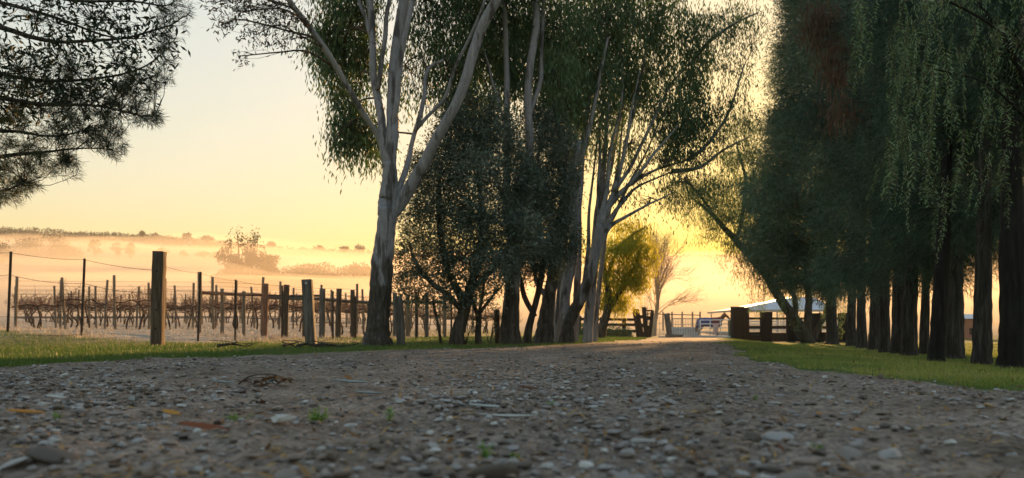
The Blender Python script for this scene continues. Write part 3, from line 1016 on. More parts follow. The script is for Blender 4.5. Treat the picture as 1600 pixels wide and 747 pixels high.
# --- dense grey-green olive trees
T = Tree('olive_tree', 'dense dark grey-green olive tree with a leaning trunk behind the big gum', 712, 12.2)
T.limb([(712, 541), (716, 520), (722, 497), (727, 478)], [13, 11, 10, 10], M['bark'], 'trunk', n=16, sides=12, flare=True)
T.limb([(726, 482), (716, 455), (700, 420), (690, 370), (684, 310), (690, 250)], [7, 6, 5, 5, 4, 2], M['bark'], n=22, sides=8)
T.limb([(727, 480), (735, 450), (748, 410), (752, 350), (748, 280), (745, 220)], [8, 7, 6, 5, 4, 2], M['bark'], n=22, sides=8)
T.limb([(724, 488), (700, 462), (672, 440), (650, 410), (640, 380)], [5, 4, 4, 3, 2], M['bark'], n=16, sides=8)
T.limb([(735, 455), (760, 430), (790, 400), (810, 350), (815, 300)], [5, 4, 4, 3, 2], M['bark'], n=16, sides=8)
L1 = Leaves()
T.crown(L1, [(720, 215, 12.3, 46, 40, .5, 110), (690, 270, 12.2, 46, 44, .5, 110), (745, 280, 12.0, 50, 46, .5, 130), (775, 225, 12.4, 44, 40, .5, 100), (700, 335, 12.1, 50, 44, .5, 120), (760, 345, 11.9, 50, 46, .5, 130), (812, 290, 12.3, 40, 50, .5, 110), (670, 400, 12.2, 34, 34, .4, 40), (720, 405, 12.0, 46, 36, .5, 90), (770, 410, 11.9, 42, 40, .5, 90), (648, 430, 12.3, 26, 24, .3, 24), (690, 450, 12.2, 30, 20, .3, 24), (755, 455, 12.0, 30, 18, .3, 24), (655, 370, 12.4, 28, 24, .3, 22), (638, 462, 12.4, 20, 16, .3, 14), (665, 300, 12.4, 24, 34, .4, 30), (820, 370, 12.0, 34, 40, .4, 70), (740, 190, 12.6, 50, 22, .4, 50), (700, 178, 12.4, 12, 30, .2, 18), (735, 160, 12.4, 10, 28, .2, 14), (768, 170, 12.3, 12, 30, .2, 18), (640, 330, 12.4, 20, 26, .25, 22), (632, 395, 12.5, 18, 22, .2, 16), (624, 440, 12.5, 14, 24, .2, 10), (652, 268, 12.4, 16, 30, .2, 18), (800, 198, 12.3, 12, 34, .2, 18), (700, 470, 12.3, 20, 14, .2, 10), (665, 470, 12.4, 16, 12, .2, 8)], 50, 0.085, 0.070, 0.017, 0.1, twig_r=0.003, flat=1.1, tint0=0.42, spread=.28, shell=.4)
T.done([(L1, 'crown', M['olive_leaf'])], M['twig'])

T = Tree('olive_tree', 'dark olive tree crowding the pale stems of the slim gum', 832, 13.2)
T.limb([(822, 538), (827, 510), (838, 470), (846, 430), (849, 400)], [8, 6, 5, 5, 5], M['bark'], 'trunk', n=22, sides=12, flare=True)
T.limb([(849, 410), (842, 350), (838, 300), (842, 240)], [6, 5, 4, 2], M['bark'], n=16, sides=8)
T.limb([(849, 415), (868, 360), (880, 300), (885, 240)], [6, 5, 4, 2], M['bark'], n=16, sides=8)
T.limb([(836, 495), (820, 465), (812, 430), (800, 400)], [4, 4, 3, 2], M['bark'], n=12, sides=8)
L1 = Leaves()
T.crown(L1, [(845, 235, 13.4, 40, 40, .5, 100), (830, 300, 13.3, 42, 50, .5, 120), (872, 300, 13.3, 36, 50, .5, 90), (838, 365, 13.2, 46, 44, .5, 110), (880, 370, 13.3, 30, 36, .4, 60), (815, 410, 13.1, 34, 36, .4, 70), (860, 410, 13.2, 30, 24, .4, 50), (885, 240, 13.6, 30, 40, .5, 60), (850, 190, 13.6, 40, 26, .5, 60)], 60, 0.09, 0.07, 0.0165, 0.1, twig_r=0.003, flat=1.1, tint0=0.36, spread=.28, shell=.4)
T.done([(L1, 'crown', M['olive_leaf'])], M['twig'])

T = Tree('sapling', 'thin forking sapling with sparse leaves between the two olive trees', 749, 12.4)
T.limb([(749, 538), (747, 520), (748, 500), (747, 488)], [6, 5, 5, 5], M['bark'], 'trunk', n=14, sides=10, flare=True)
T.limb([(747, 492), (740, 475), (735, 455), (725, 430)], [3.5, 3, 2.5, 1.5], M['bark'], n=12, sides=6)
T.limb([(748, 492), (760, 475), (772, 460), (786, 445)], [3, 2.5, 2, 1], M['bark'], n=12, sides=6)
T.limb([(748, 495), (752, 470), (756, 445), (758, 420)], [3, 2.5, 2, 1], M['bark'], n=12, sides=6)
L1 = Leaves()
T.crown(L1, [(735, 470, 12.4, 24, 16, .3, 12), (775, 455, 12.4, 18, 14, .3, 9), (757, 440, 12.4, 24, 18, .3, 16), (738, 500, 12.4, 16, 12, .2, 5), (768, 478, 12.4, 10, 12, .2, 4)], 12, 0.07, 0.06, 0.015, 0.2, twig_r=0.003)
T.done([(L1, 'crown', M['olive_leaf'])], M['twig'])

# --- the clump of gums by the bend of the road; fans of thin limbs reach towards the gate
T = Tree('gum_tree', 'stout grey gum foot with two stems, first in the clump by the road bend', 851, 13.6)
T.limb([(851, 538), (852, 515), (855, 480), (862, 440), (870, 400), (880, 350), (893, 290), (905, 220)], [18, 13, 11, 10, 9, 7, 6, 4], M['gum_foot'], 'trunk', n=40, sides=14, flare=True)
T.limb([(862, 445), (874, 390, .3), (892, 330, .4), (908, 250, .5), (930, 160, .6), (950, 60, .8)], [7, 6, 5, 4, 3, 2], M['gum_dark'], n=28, sides=8)
T.limb([(858, 470), (838, 440, .2), (835, 400, .2), (845, 330, .3)], [5, 4, 3, 2], M['gum_dark'], n=18, sides=8)
L1 = Leaves()
T.crown(L1, [(905, 60, 14.8, 50, 60, .9, 60), (930, 130, 15.0, 44, 50, .8, 50), (890, 170, 14.6, 36, 40, .7, 44), (945, 30, 15.0, 50, 50, .9, 54), (920, -60, 14.5, 80, 60, 1.2, 80), (925, 210, 15.0, 30, 34, .6, 20)], 42, 0.13, 0.13, 0.026, 0.68, tint0=0.6, flat=1.7, spread=.28)
T.done([(L1, 'crown', M['gum_leaf'])], M['twig'])

T = Tree('gum_tree', 'pale mottled gum leaning towards the gate with long fanning limbs', 885, 14.4)
T.limb([(884, 535), (886, 515), (893, 495), (906, 468), (922, 430), (932, 390), (938, 350)], [15, 11, 9.5, 8.5, 8, 7.5, 7], M['gum_foot'], 'trunk', n=36, sides=14, flare=True)
T.limb([(888, 515), (884, 470, .2), (888, 420, .3), (893, 385, .3), (902, 320, .4), (912, 240, .5), (925, 150, .6)], [10, 9, 9, 8, 6, 5, 3], M['gum'], n=32, sides=10)
for k, pp in enumerate([[(936, 365), (950, 320, .3), (968, 270, .6), (985, 210, .9), (998, 140, 1.2), (1010, 60, 1.5), (1020, -20, 1.7)],
                        [(936, 360), (945, 300, .3), (955, 230, .5), (968, 150, .8), (975, 60, 1.0), (985, -40, 1.2)],
                        [(937, 352), (962, 310, .5), (995, 280, 1.0), (1035, 262, 1.4), (1075, 250, 1.8)],
                        [(938, 355), (958, 300, .4), (988, 255, .8), (1015, 200, 1.2), (1045, 140, 1.6), (1085, 90, 2.0)],
                        [(930, 395), (952, 345, .4), (982, 305, .8), (1010, 285, 1.2), (1050, 268, 1.6)],
                        [(925, 420), (940, 375, .3), (965, 325, .6), (985, 285, .9), (1010, 235, 1.3), (1030, 190, 1.6)],
                        [(1075, 250, 1.8), (1105, 225, 1.9), (1140, 170, 2.0), (1165, 100, 2.1)],
                        [(1050, 268, 1.6), (1090, 262, 1.8), (1130, 235, 1.9), (1170, 215, 2.0)],
                        [(1085, 90, 2.0), (1115, 60, 2.1), (1150, 35, 2.1), (1185, 20, 2.2)],
                        [(912, 455), (918, 400, .5), (920, 340, .7), (928, 260, .9), (940, 180, 1.1)],
                        [(930, 400), (950, 360, .2), (975, 338, .3), (1010, 322, .4), (1045, 305, .5)],
                        [(936, 365), (935, 300, .4), (938, 230, .6), (940, 150, .9)],
                        [(958, 300, .4), (975, 240, .6), (985, 180, .8), (1000, 110, 1.0)],
                        [(945, 330, .3), (972, 300, .3), (1005, 262, .4), (1035, 225, .6), (1060, 195, .8)]]):
    T.limb(pp, [4.5, 3.6, 3, 2.4, 1.8, 1.2], M['gum_dark'], n=24, sides=7, seed=k)
L1 = Leaves()
T.crown(L1, [(990, 40, 15.8, 50, 50, .9, 60), (1040, 40, 16.0, 44, 46, .8, 54), (1085, 60, 16.2, 34, 40, .7, 36), (1020, 110, 16.0, 40, 34, .7, 40), (1070, 130, 16.2, 36, 30, .7, 36), (1045, 175, 16.0, 36, 30, .6, 40), (1090, 195, 16.4, 24, 26, .5, 26), (1000, 160, 15.6, 26, 26, .5, 14), (1065, 215, 16.0, 34, 24, .5, 30), (965, 90, 15.6, 34, 40, .7, 30), (1020, -50, 15.6, 90, 50, 1.2, 70), (1085, 100, 16.4, 26, 26, .5, 20), (1055, 240, 16.0, 30, 16, .5, 16), (990, 235, 15.6, 20, 14, .4, 7)], 44, 0.12, 0.125, 0.025, 0.66, tint0=0.45, flat=1.6, spread=.28)
# fine wood with few leaves between the fanning limbs
T.crown(L1, [(965, 300, 15.0, 30, 26, .5, 22), (1000, 275, 15.3, 34, 26, .5, 26), (1040, 255, 15.6, 34, 24, .5, 24), (1075, 285, 15.8, 34, 22, .5, 20), (985, 225, 15.2, 34, 30, .5, 26), (1030, 205, 15.6, 34, 30, .5, 22), (1010, 320, 15.4, 34, 16, .5, 16), (950, 250, 15.0, 24, 34, .5, 18), (1060, 320, 15.8, 26, 16, .5, 10)], 9, 0.13, 0.11, 0.021, 0.62, tint0=0.45, flat=1.5, twig_r=.006, spread=.28)
# airy outer sprays against the bright sky
T.crown(L1, [(1125, 25, 16.6, 34, 30, .6, 26), (1148, 60, 16.6, 30, 30, .6, 20), (1165, 20, 16.6, 26, 26, .6, 16), (1115, 175, 16.4, 30, 24, .6, 18), (1140, 160, 16.4, 30, 28, .6, 16), (1120, 110, 16.5, 30, 34, .6, 20), (1160, 110, 16.6, 24, 34, .6, 12), (1130, 220, 16.4, 34, 24, .6, 20), (1170, 190, 16.5, 20, 34, .5, 12), (1090, 255, 16.3, 34, 18, .6, 18), (1040, 300, 16.2, 30, 14, .5, 8), (1110, 290, 16.3, 26, 20, .5, 10), (1185, 60, 16.7, 20, 40, .5, 12), (1175, 260, 16.5, 18, 30, .5, 9)], 30, 0.11, 0.11, 0.020, 0.66, tint0=0.45, flat=1.7, spread=.28)
T.done([(L1, 'crown', M['gum_leaf'])], M['grey_twig'])

T = Tree('gum_tree', 'straight pale gum stem with a sunlit edge, last of the clump beside the road', 917, 15.2)
T.limb([(916, 535), (919, 510), (922, 480), (926, 430), (930, 380), (936, 320), (944, 250), (950, 160)], [9, 8, 7.5, 7, 6.5, 6, 4, 3], M['gum'], 'trunk', n=36, sides=12, flare=True)
T.limb([(937, 315), (955, 255, .3), (966, 190, .5), (980, 120, .8), (990, 40, 1.0)], [4, 3.5, 3, 2, 1.5], M['gum'], n=22, sides=8)
L1 = Leaves()
T.crown(L1, [(955, 170, 15.8, 30, 30, .6, 22), (985, 130, 16.0, 30, 34, .6, 24), (950, 60, 15.8, 40, 50, .8, 40), (960, -40, 15.6, 60, 40, 1.0, 40)], 40, 0.15, 0.115, 0.021, 0.6, tint0=0.45)
T.done([(L1, 'crown', M['gum_leaf'])], M['grey_twig'])

for px_, d_, pts_, hw_, lab_ in ((871, 15.6, [(869, 534), (872, 500), (876, 450), (880, 400), (884, 340), (880, 260), (872, 180)], [7, 6, 5.5, 5, 4, 3, 2], 'slim pale gum stem between the stout grey foot and the mottled gum'),
                                 (930, 17.5, [(929, 532), (931, 500), (936, 450), (942, 400), (950, 340), (964, 270), (972, 200)], [5, 4.5, 4, 3.5, 3, 2.5, 1.5], 'thin gum stem nearest the golden tree'),
                                 (862, 17.0, [(861, 533), (863, 480), (868, 420), (878, 350), (890, 270), (905, 190)], [5, 4.5, 4, 3.5, 3, 2], 'thin gum stem glimpsed behind the stout grey foot')):
    T = Tree('gum_tree', lab_, px_, d_)
    T.limb(pts_, hw_, M['gum'], 'trunk', n=34, sides=12, flare=True)
    L1 = Leaves()
    tx, ty = pts_[-1]
    T.crown(L1, [(tx, ty - 20, d_ + .4, 30, 34, .6, 16), (tx + 20, ty - 70, d_ + .5, 34, 34, .6, 20), (tx - 18, ty - 60, d_ + .3, 30, 34, .6, 18)], 36, 0.16, 0.12, 0.024, 0.65, tint0=0.5)
    T.done([(L1, 'crown', M['gum_leaf'])], M['grey_twig'])

T = Tree('gum_tree', 'slender pale gum stem standing behind the leaning mottled gum', 899, 16.0)
T.limb([(897, 533), (899, 500), (902, 450), (904, 400), (905, 340), (902, 260), (898, 180)], [6.5, 6, 5.5, 5, 4, 3.5, 2.5], M['gum'], 'trunk', n=34, sides=12, flare=True)
L1 = Leaves()
T.crown(L1, [(890, 120, 16.6, 50, 60, .8, 60), (860, 60, 16.8, 50, 60, .8, 60), (900, 220, 16.6, 30, 34, .6, 20), (820, 80, 16.6, 60, 60, .9, 60), (770, 50, 16.4, 70, 60, .9, 70)], 40, 0.13, 0.13, 0.027, 0.68, tint0=0.6, flat=1.7, spread=.28)
T.done([(L1, 'crown', M['gum_leaf'])], M['grey_twig'])

# --- golden backlit tree by the carved gatepost
T = Tree('pepper_tree', 'golden backlit drooping tree beside the carved timber gatepost', 938, 30.0)
T.limb([(936, 529), (942, 510), (949, 485), (950, 455), (944, 420), (940, 380)], [8, 7, 6, 5, 4, 3], M['bark'], 'trunk', n=28, sides=12, flare=True)
T.limb([(949, 487), (962, 466), (975, 445), (992, 415), (1003, 385)], [5, 4, 3.5, 2.5, 1.5], M['bark'], n=20, sides=8)
T.limb([(947, 440), (958, 410), (970, 385), (990, 365), (1010, 355)], [3.5, 3, 2.5, 2, 1], M['bark'], n=20, sides=8)
L1 = Leaves()
T.crown(L1, [(932, 440, 30.6, 18, 26, .8, 26), (922, 470, 30.8, 14, 22, .8, 16), (1010, 405, 30, 14, 20, .8, 18), (960, 390, 30, 32, 24, 1.2, 56), (990, 385, 30, 28, 24, 1.2, 56), (965, 425, 30, 26, 22, 1.0, 40), (993, 420, 30, 22, 22, 1.0, 44), (975, 450, 30, 24, 16, 1.0, 34), (958, 468, 30.5, 20, 18, 1.0, 24), (1002, 440, 30, 14, 16, .8, 20), (945, 465, 30.5, 14, 22, .8, 16), (1000, 362, 30, 18, 14, .8, 14), (930, 400, 30, 16, 30, .8, 24), (975, 350, 30, 22, 14, .8, 14), (975, 478, 30.4, 14, 12, .8, 12)], 44, 0.20, 0.17, 0.030, 0.7, twig_r=0.006, tint0=0.5)
T.done([(L1, 'crown', M['gold_leaf'])], M['twig'])


# --- bare winter tree behind the gate
def bare_tree():
    T = Tree('bare_tree', 'leafless tan winter tree fanning out behind the leaning grey post', 1022, 62.0)
    T.limb([(1022, 521), (1023, 505), (1026, 488), (1028, 465), (1027, 430)], [4, 3.4, 3, 2.5, 1.6], M['tan_twig'], 'trunk', n=20, sides=10)
    br = MB()
    for k in range(34):
        t = rng.random()
        i = int((0.3 + 0.65 * t) * (len(T.S) - 1))
        A = T.S[i]
        py = HOR - (A[2] - H) * F / 62
        ex = rng.uniform(1012, 1092) if k > 5 else rng.uniform(990, 1030)
        ey = py - rng.uniform(15, 95) * (1.2 - abs(ex - 1030) / 90)
        B = P(ex, max(ey, 385), 62 + rng.normal(0, 1.5))
        m = (A + B) / 2 + np.array([0, 0, 0.15 * np.linalg.norm(B - A)])
        c = spline([A, m, B], 10)
        br.tube(c, np.linspace(0.028, 0.01, 10), 5)
        for j in range(16):
            s = c[rng.integers(3, 10)]
            e = s + (B - A) * rng.uniform(0.15, 0.4) + rng.normal(0, 0.35, 3) + np.array([0.2, 0, 0.15])
            br.tube(spline([s, (s + e) / 2 + rng.normal(0, .06, 3), e], 5), np.linspace(0.011, 0.006, 5), 3, cap=False)
            for q_ in range(2):
                s2 = s + (e - s) * rng.uniform(.3, .8)
                e2 = s2 + rng.normal(0, .3, 3) + (e - s) * .3
                br.tube([s2, (s2 + e2) / 2 + rng.normal(0, .03, 3), e2], [0.008, 0.007, 0.005], 3, cap=False)
    br.build('branches', M['tan_twig'], T.e, T.base)


bare_tree()

# --- pepper tree that leans over the gate
T = Tree('pepper_tree', 'dark drooping pepper tree leaning over the gate and the black rail fence', 1262, 40.0)
T.limb([(1268, 536), (1256, 520), (1238, 494), (1215, 460), (1196, 428), (1170, 398), (1140, 365), (1112, 335), (1090, 315)], [11, 9, 8, 7.5, 7, 6, 4.5, 3, 2], M['bark'], 'trunk', n=44, sides=12, flare=True)
T.limb([(1262, 532), (1262, 500), (1264, 460), (1258, 410), (1250, 360)], [7, 6, 5, 4, 3], M['bark'], n=22, sides=10)
T.limb([(1255, 533), (1244, 505), (1240, 470), (1225, 430), (1215, 390)], [5, 5, 4, 3, 2], M['bark'], n=22, sides=10)
T.limb([(1272, 532), (1284, 500), (1296, 470), (1310, 430)], [5, 4, 4, 3], M['bark'], n=16, sides=10)
T.limb([(1150, 378), (1160, 340), (1165, 300), (1160, 260), (1150, 220)], [3.5, 3, 3, 2, 1], M['bark'], n=18, sides=8)
T.limb([(1120, 343), (1090, 300), (1070, 285), (1045, 285)], [2.5, 2, 2, 1], M['bark'], n=18, sides=8)
L1 = Leaves()
T.crown(L1, [(1090, 300, 40, 26, 20, 1.0, 40), (1115, 325, 40, 26, 24, 1.0, 46), (1065, 292, 40, 26, 14, .8, 26), (1140, 345, 40, 26, 26, 1.0, 46), (1165, 370, 40, 24, 26, 1.0, 46), (1130, 290, 40, 26, 22, 1.0, 40), (1160, 300, 40, 30, 30, 1.2, 60), (1170, 330, 40, 26, 26, 1.0, 46), (1185, 400, 40, 22, 30, 1.0, 46), (1050, 310, 40, 16, 20, .6, 12), (1075, 330, 40, 16, 24, .6, 14), (1105, 360, 40, 18, 26, .6, 18), (1130, 385, 40, 16, 26, .6, 14), (1155, 410, 40, 14, 26, .6, 14), (1178, 440, 40, 10, 24, .6, 10), (1160, 255, 40, 28, 24, 1.0, 40), (1140, 240, 40, 20, 20, .8, 22), (1175, 220, 40, 18, 30, .8, 26), (1215, 420, 41, 30, 40, 1.2, 70), (1240, 380, 41, 40, 40, 1.5, 90), (1280, 410, 41, 36, 40, 1.4, 80), (1300, 440, 41, 26, 30, 1.0, 50), (1250, 440, 41, 26, 24, 1.0, 40), (1135, 205, 40, 22, 20, .8, 14), (1165, 180, 40, 20, 24, .8, 16)], 34, 0.28, 0.24, 0.030, 0.72, twig_r=0.007, tint0=0.35)
# hanging curtains of leaflets in front of the rail fence
for px in (1185, 1192, 1226, 1236, 1246, 1286, 1297, 1308, 1318, 1220, 1290, 1302, 1174, 1240, 1313):
    top = P(px, rng.uniform(440, 465), 40 + rng.normal(0, .8))
    ln = rng.uniform(1.2, 2.2)
    n = 150
    t = rng.random(n)
    pt = top + np.c_[rng.normal(0, .10, n) + 0.1 * np.sin(t * 4), rng.normal(0, .12, n), -t * ln]
    L1.scatter(pt, 0.15, 0.026, 0.7, np.full(n, 0.75))
    T.tw.tube(spline([top + np.array([0, 0, .3]), top + np.array([.03, 0, -ln * .5]), top + np.array([.1, 0, -ln])], 8), np.linspace(.012, .004, 8), 3, cap=False)
T.done([(L1, 'crown', M['pepper_leaf'])], M['twig'])

# --- she-oak row down the right side of the road
OAKS = [  # px, distance, lean px, half width px, bark, crown clumps, label
    (1584, 7.5, -2, 22, 'black_bark', 'thick black-barked she-oak at the near end of the row, next to the stones'),
    (1534, 8.6, 3, 14, 'oak_bark', 'grey she-oak trunk second from the near end of the row'),
    (1462, 9.2, 12, 12, 'black_bark', 'leaning black trunk in the row of dark she-oaks'),
    (1491, 11.0, 2, 13, 'oak_bark', 'she-oak with a broad flared foot behind the leaning black trunk'),
    (1421, 12.2, 2, 12, 'oak_bark', 'mottled she-oak trunk beyond the leaning black trunk'),
    (1444, 14.5, 4, 7, 'oak_bark', 'slim she-oak half hidden behind the mottled trunk'),
    (1402, 15.0, 2, 9.5, 'oak_bark', 'she-oak trunk with a swollen base mid row'),
    (1383, 17.5, -3, 8.5, 'oak_bark', 'brown she-oak trunk in the tight middle of the row'),
    (1365, 20.5, 3, 8, 'oak_bark', 'she-oak trunk third from the far end of the row'),
    (1347, 24.0, -3, 7.5, 'oak_bark', 'she-oak trunk second from the far end of the row'),
    (1330, 28.0, 2, 7, 'oak_bark', 'she-oak trunk at the far end of the row by the black rail fence'),
]


def she_oak(px, d, lean, hw, bark, label, clumps, top, lpc, sl, sw, cr, dead=None):
    T = Tree('she_oak_tree', label, px, d, group='dark she-oaks in a row beside the road')
    by = HOR + (H - T.base[2]) * F / d
    pts = [(px, by), (px + lean * .12, by - 12), (px + lean * .5, by - 90), (px + lean, by - 190), (px + lean * 1.4, by - 330), (px + lean * 1.6, top)]
    T.limb(pts, [hw * 1.55, hw * 1.05, hw * .88, hw * .8, hw * .6, hw * .25], M[bark], 'trunk', n=40, sides=16, flare=True, rough=0.025)
    L = Leaves()
    T.crown(L, clumps, lpc, cr, sl, sw, 0.45, twig_r=0.006, tint0=0.36, flat=0.9, shell=0.55, bmax=0.05, lead_out=0.9, spread=.3)
    lv = [(L, 'crown', M['needle'])]
    if dead:
        L3 = Leaves()
        T.crown(L3, dead, 46, cr * .8, sl * .8, sw * 1.7, 0.75, twig_r=0.006)
        lv.append((L3, 'dead_foliage', M['needle_dead']))
    T.done(lv, M['bark'])


def cl(lst, d, rd, k):
    """(px, py, rx, ry) ellipses at about distance d; clusters by area"""
    return [(a + rng.normal(0, c * .12), b + rng.normal(0, e * .12), d + rng.normal(0, .45 * rd), c * .96, e * .96, rd, max(6, int(c * e * k * 1.2))) for a, b, c, e in lst]


she_oak(*OAKS[0], cl([(1590, 90, 60, 70), (1560, 10, 70, 60), (1620, 200, 50, 80), (1590, -80, 90, 60)], 7.6, .5, .016), -320, 60, .20, .0055, .14)
she_oak(*OAKS[1], cl([(1540, 120, 60, 60), (1500, 40, 60, 60), (1560, 220, 50, 60), (1510, 180, 50, 60), (1530, -50, 80, 60), (1560, 310, 46, 50)], 9.0, .6, .017), -300, 60, .20, .006, .14)
she_oak(*OAKS[2], cl([(1460, 60, 60, 60), (1440, 150, 50, 60), (1480, 220, 50, 60), (1430, -20, 70, 60), (1450, 300, 44, 50), (1490, 330, 50, 50)], 9.8, .6, .017), -280, 60, .21, .0065, .15)
she_oak(*OAKS[3], cl([(1500, 250, 60, 60), (1540, 330, 60, 60), (1480, 330, 50, 60), (1520, 390, 60, 50), (1580, 350, 50, 60), (1475, 400, 40, 44), (1590, 270, 50, 60), (1550, 150, 60, 70)], 11.6, .7, .018), -240, 60, .24, .0075, .17)
she_oak(*OAKS[4], cl([(1420, 120, 56, 60), (1400, 220, 50, 60), (1430, 300, 50, 60), (1410, 380, 44, 50), (1400, 20, 60, 60), (1440, 400, 44, 44)], 12.8, .8, .018), -220, 60, .25, .0085, .18)
she_oak(*OAKS[5], cl([(1445, 240, 50, 60), (1450, 340, 50, 50), (1470, 420, 40, 36), (1440, 140, 60, 60), (1500, 140, 60, 60)], 15.0, .8, .018), -180, 60, .26, .010, .19)
she_oak(*OAKS[6], cl([(1385, 170, 50, 60), (1370, 270, 50, 60), (1395, 350, 44, 50), (1380, 420, 40, 36), (1370, 60, 56, 60), (1360, -40, 70, 60)], 15.8, .9, .022), -160, 60, .27, .010, .20,
        [(1290, 40, 15.4, 22, 40, .3, 20), (1300, 100, 15.3, 20, 40, .3, 18), (1312, 165, 15.2, 12, 34, .3, 9), (1275, 30, 15.5, 14, 30, .3, 8)])
she_oak(*OAKS[7], cl([(1350, 120, 50, 60), (1345, 220, 50, 60), (1360, 310, 44, 50), (1350, 390, 44, 50), (1335, 30, 50, 60), (1380, 430, 34, 30)], 18.4, 1.0, .026), -120, 60, .24, .0135, .18)
she_oak(*OAKS[8], cl([(1315, 150, 46, 60), (1320, 250, 50, 56), (1330, 340, 44, 50), (1310, 60, 46, 60), (1330, 420, 40, 36), (1300, -20, 50, 50)], 21.5, 1.1, .030), -80, 60, .25, .016, .20)
she_oak(*OAKS[9], cl([(1290, 180, 46, 56), (1295, 270, 48, 56), (1300, 350, 46, 46), (1285, 90, 44, 60), (1275, 10, 40, 50), (1310, 420, 40, 40), (1270, -40, 50, 50)], 25.5, 1.3, .034), -60, 60, .26, .019, .21)
she_oak(*OAKS[10], cl([(1255, 130, 36, 50), (1250, 210, 46, 50), (1255, 290, 50, 50), (1250, 360, 50, 50), (1265, 50, 34, 50), (1270, 420, 46, 40), (1300, 440, 40, 34), (1255, -20, 34, 40), (1225, 330, 34, 50), (1225, 250, 30, 50), (1235, 170, 30, 40), (1285, 330, 40, 60)], 30.0, 1.5, .031), -60, 60, .27, .024, .22)
she_oak(1300, 34.0, -2, 8, 'oak_bark', 'wide dark she-oak behind the drooping pepper tree', cl([(1215, 260, 34, 46), (1205, 330, 40, 44), (1210, 390, 40, 40), (1225, 190, 32, 46), (1230, 110, 26, 44), (1240, 40, 22, 44), (1220, 430, 36, 30), (1195, 300, 26, 40), (1190, 380, 26, 40), (1245, -20, 24, 40)], 35.0, 1.8, .050), -60, 60, .29, .027, .24)

# --- near pepper tree whose fringes hang in front of the she-oaks
T = Tree('pepper_tree', 'near pepper tree with bright green fringes hanging before the she-oaks', 1680, 7.0)
T.limb([(1680, 590), (1676, 540), (1665, 400), (1640, 250), (1600, 120), (1540, 20), (1460, -60)], [16, 13, 11, 8, 5, 3, 2], M['black_bark'], 'trunk', n=36, sides=12, flare=True)
T.limb([(1610, 150), (1570, 60, -.3), (1500, 10, -.5), (1420, -20, -.6)], [3, 2.2, 1.6, 1], M['black_bark'], n=18, sides=8)
T.limb([(1640, 250), (1600, 180, -.4), (1540, 130, -.6), (1460, 110, -.7)], [3, 2, 1.4, .8], M['black_bark'], n=18, sides=8)
L1 = Leaves()
frng = np.random.default_rng(12)


def fringe(px, py, d, ln):
    """a hanging stem with pairs of small leaflets"""
    top = P(px, py, d)
    sway = frng.normal(0, .05, 2)
    n = int(ln / 0.017)
    t = np.linspace(0, 1, n)
    c = top + np.c_[sway[0] * t + .02 * np.sin(t * 5), sway[1] * t, -ln * t]
    T.tw.tube(c[:: max(1, n // 8)], np.linspace(.003, .001, len(c[:: max(1, n // 8)])), 3, cap=False)
    side = unit(np.r_[frng.normal(size=2), 0.0])
    for sgn in (-1, 1):
        D = unit(side * sgn * 0.9 + np.array([0, 0, -0.75]) + frng.normal(0, .22, (n, 3)))
        Wd = unit(np.cross(D, frng.normal(size=(n, 3))))
        L1.V.append(blades(c + frng.normal(0, .006, (n, 3)), D, Wd, frng.uniform(.03, .055, n) * (1.2 - .5 * t), frng.uniform(.006, .010, n)))
        L1.T.append(np.repeat(np.clip(frng.normal(.6, .25) + frng.normal(0, .15, n), 0, 1), 4))


FR = [(1345, 10, 20, 40, 14), (1400, 60, 30, 50, 26), (1440, 110, 26, 40, 34), (1400, 250, 26, 50, 26), (1430, 200, 30, 60, 40), (1450, 60, 40, 60, 26), (1510, 230, 40, 60, 22), (1500, 90, 40, 60, 18), (1545, 100, 26, 50, 14), (1550, 180, 20, 40, 14), (1400, 170, 16, 40, 10), (1480, 300, 30, 50, 14), (1560, 300, 20, 40, 8), (1350, 60, 10, 30, 6), (1345, 90, 8, 30, 5)]
for a, b, ra, rb, k in FR:
    for _ in range(int(k * .45)):
        fringe(a + frng.uniform(-ra, ra), b + frng.uniform(-rb, rb) - 30, 6.3 + frng.normal(0, .35), frng.uniform(.22, .62))
T.crown(L1, [(1600, 60, 6.8, 70, 60, .5, 30), (1500, -30, 6.6, 90, 40, .5, 40), (1640, 200, 7.0, 40, 70, .4, 20)], 30, .12, .05, .009, .6, twig_r=.003)
T.done([(L1, 'crown', M['pepper_leaf'])], M['twig'])

# --- pine boughs at the top left; the trunk stands outside the picture
T = Tree('pine_tree', 'dark pine boughs with needle tufts overhanging the wire fence', -330, 6.2)
T.limb([(-330, 600), (-328, 540), (-322, 400), (-318, 200), (-310, 0), (-300, -200)], [44, 36, 32, 28, 22, 12], M['bark'], 'trunk', n=30, sides=14, flare=True)
BO = [[(-318, 120), (-200, 80), (-60, 40), (60, 62), (130, 62), (200, 62), (250, 40), (285, 20)],
      [(-315, 60), (-180, 10), (-40, 0), (80, 30), (160, 50), (230, 60)],
      [(-318, 200), (-180, 170), (-40, 150), (60, 160), (150, 165), (215, 180), (245, 183)],
      [(-320, 260), (-160, 230), (-20, 205), (70, 212), (140, 205)],
      [(-320, 300), (-150, 270), (-20, 250), (50, 240), (110, 235), (175, 232)],
      [(-318, 340), (-160, 320), (-40, 305), (0, 298), (45, 285)],
      [(-312, 20), (-160, -40), (0, -30), (120, 0), (220, 5), (270, 0)],
      [(-318, 150), (-200, 120), (-80, 100), (40, 120), (140, 120), (220, 110), (260, 80)]]
for k, b in enumerate(BO):
    T.limb([(x, y, 0.25 * math.sin(k * 2.1) * i / len(b)) for i, (x, y) in enumerate(b)], [9, 7, 5, 3.5, 2.6, 1.8, 1.2, .8], M['bark'], 'bough', n=30, sides=7, seed=k)
L1, L2 = Leaves(), Leaves()
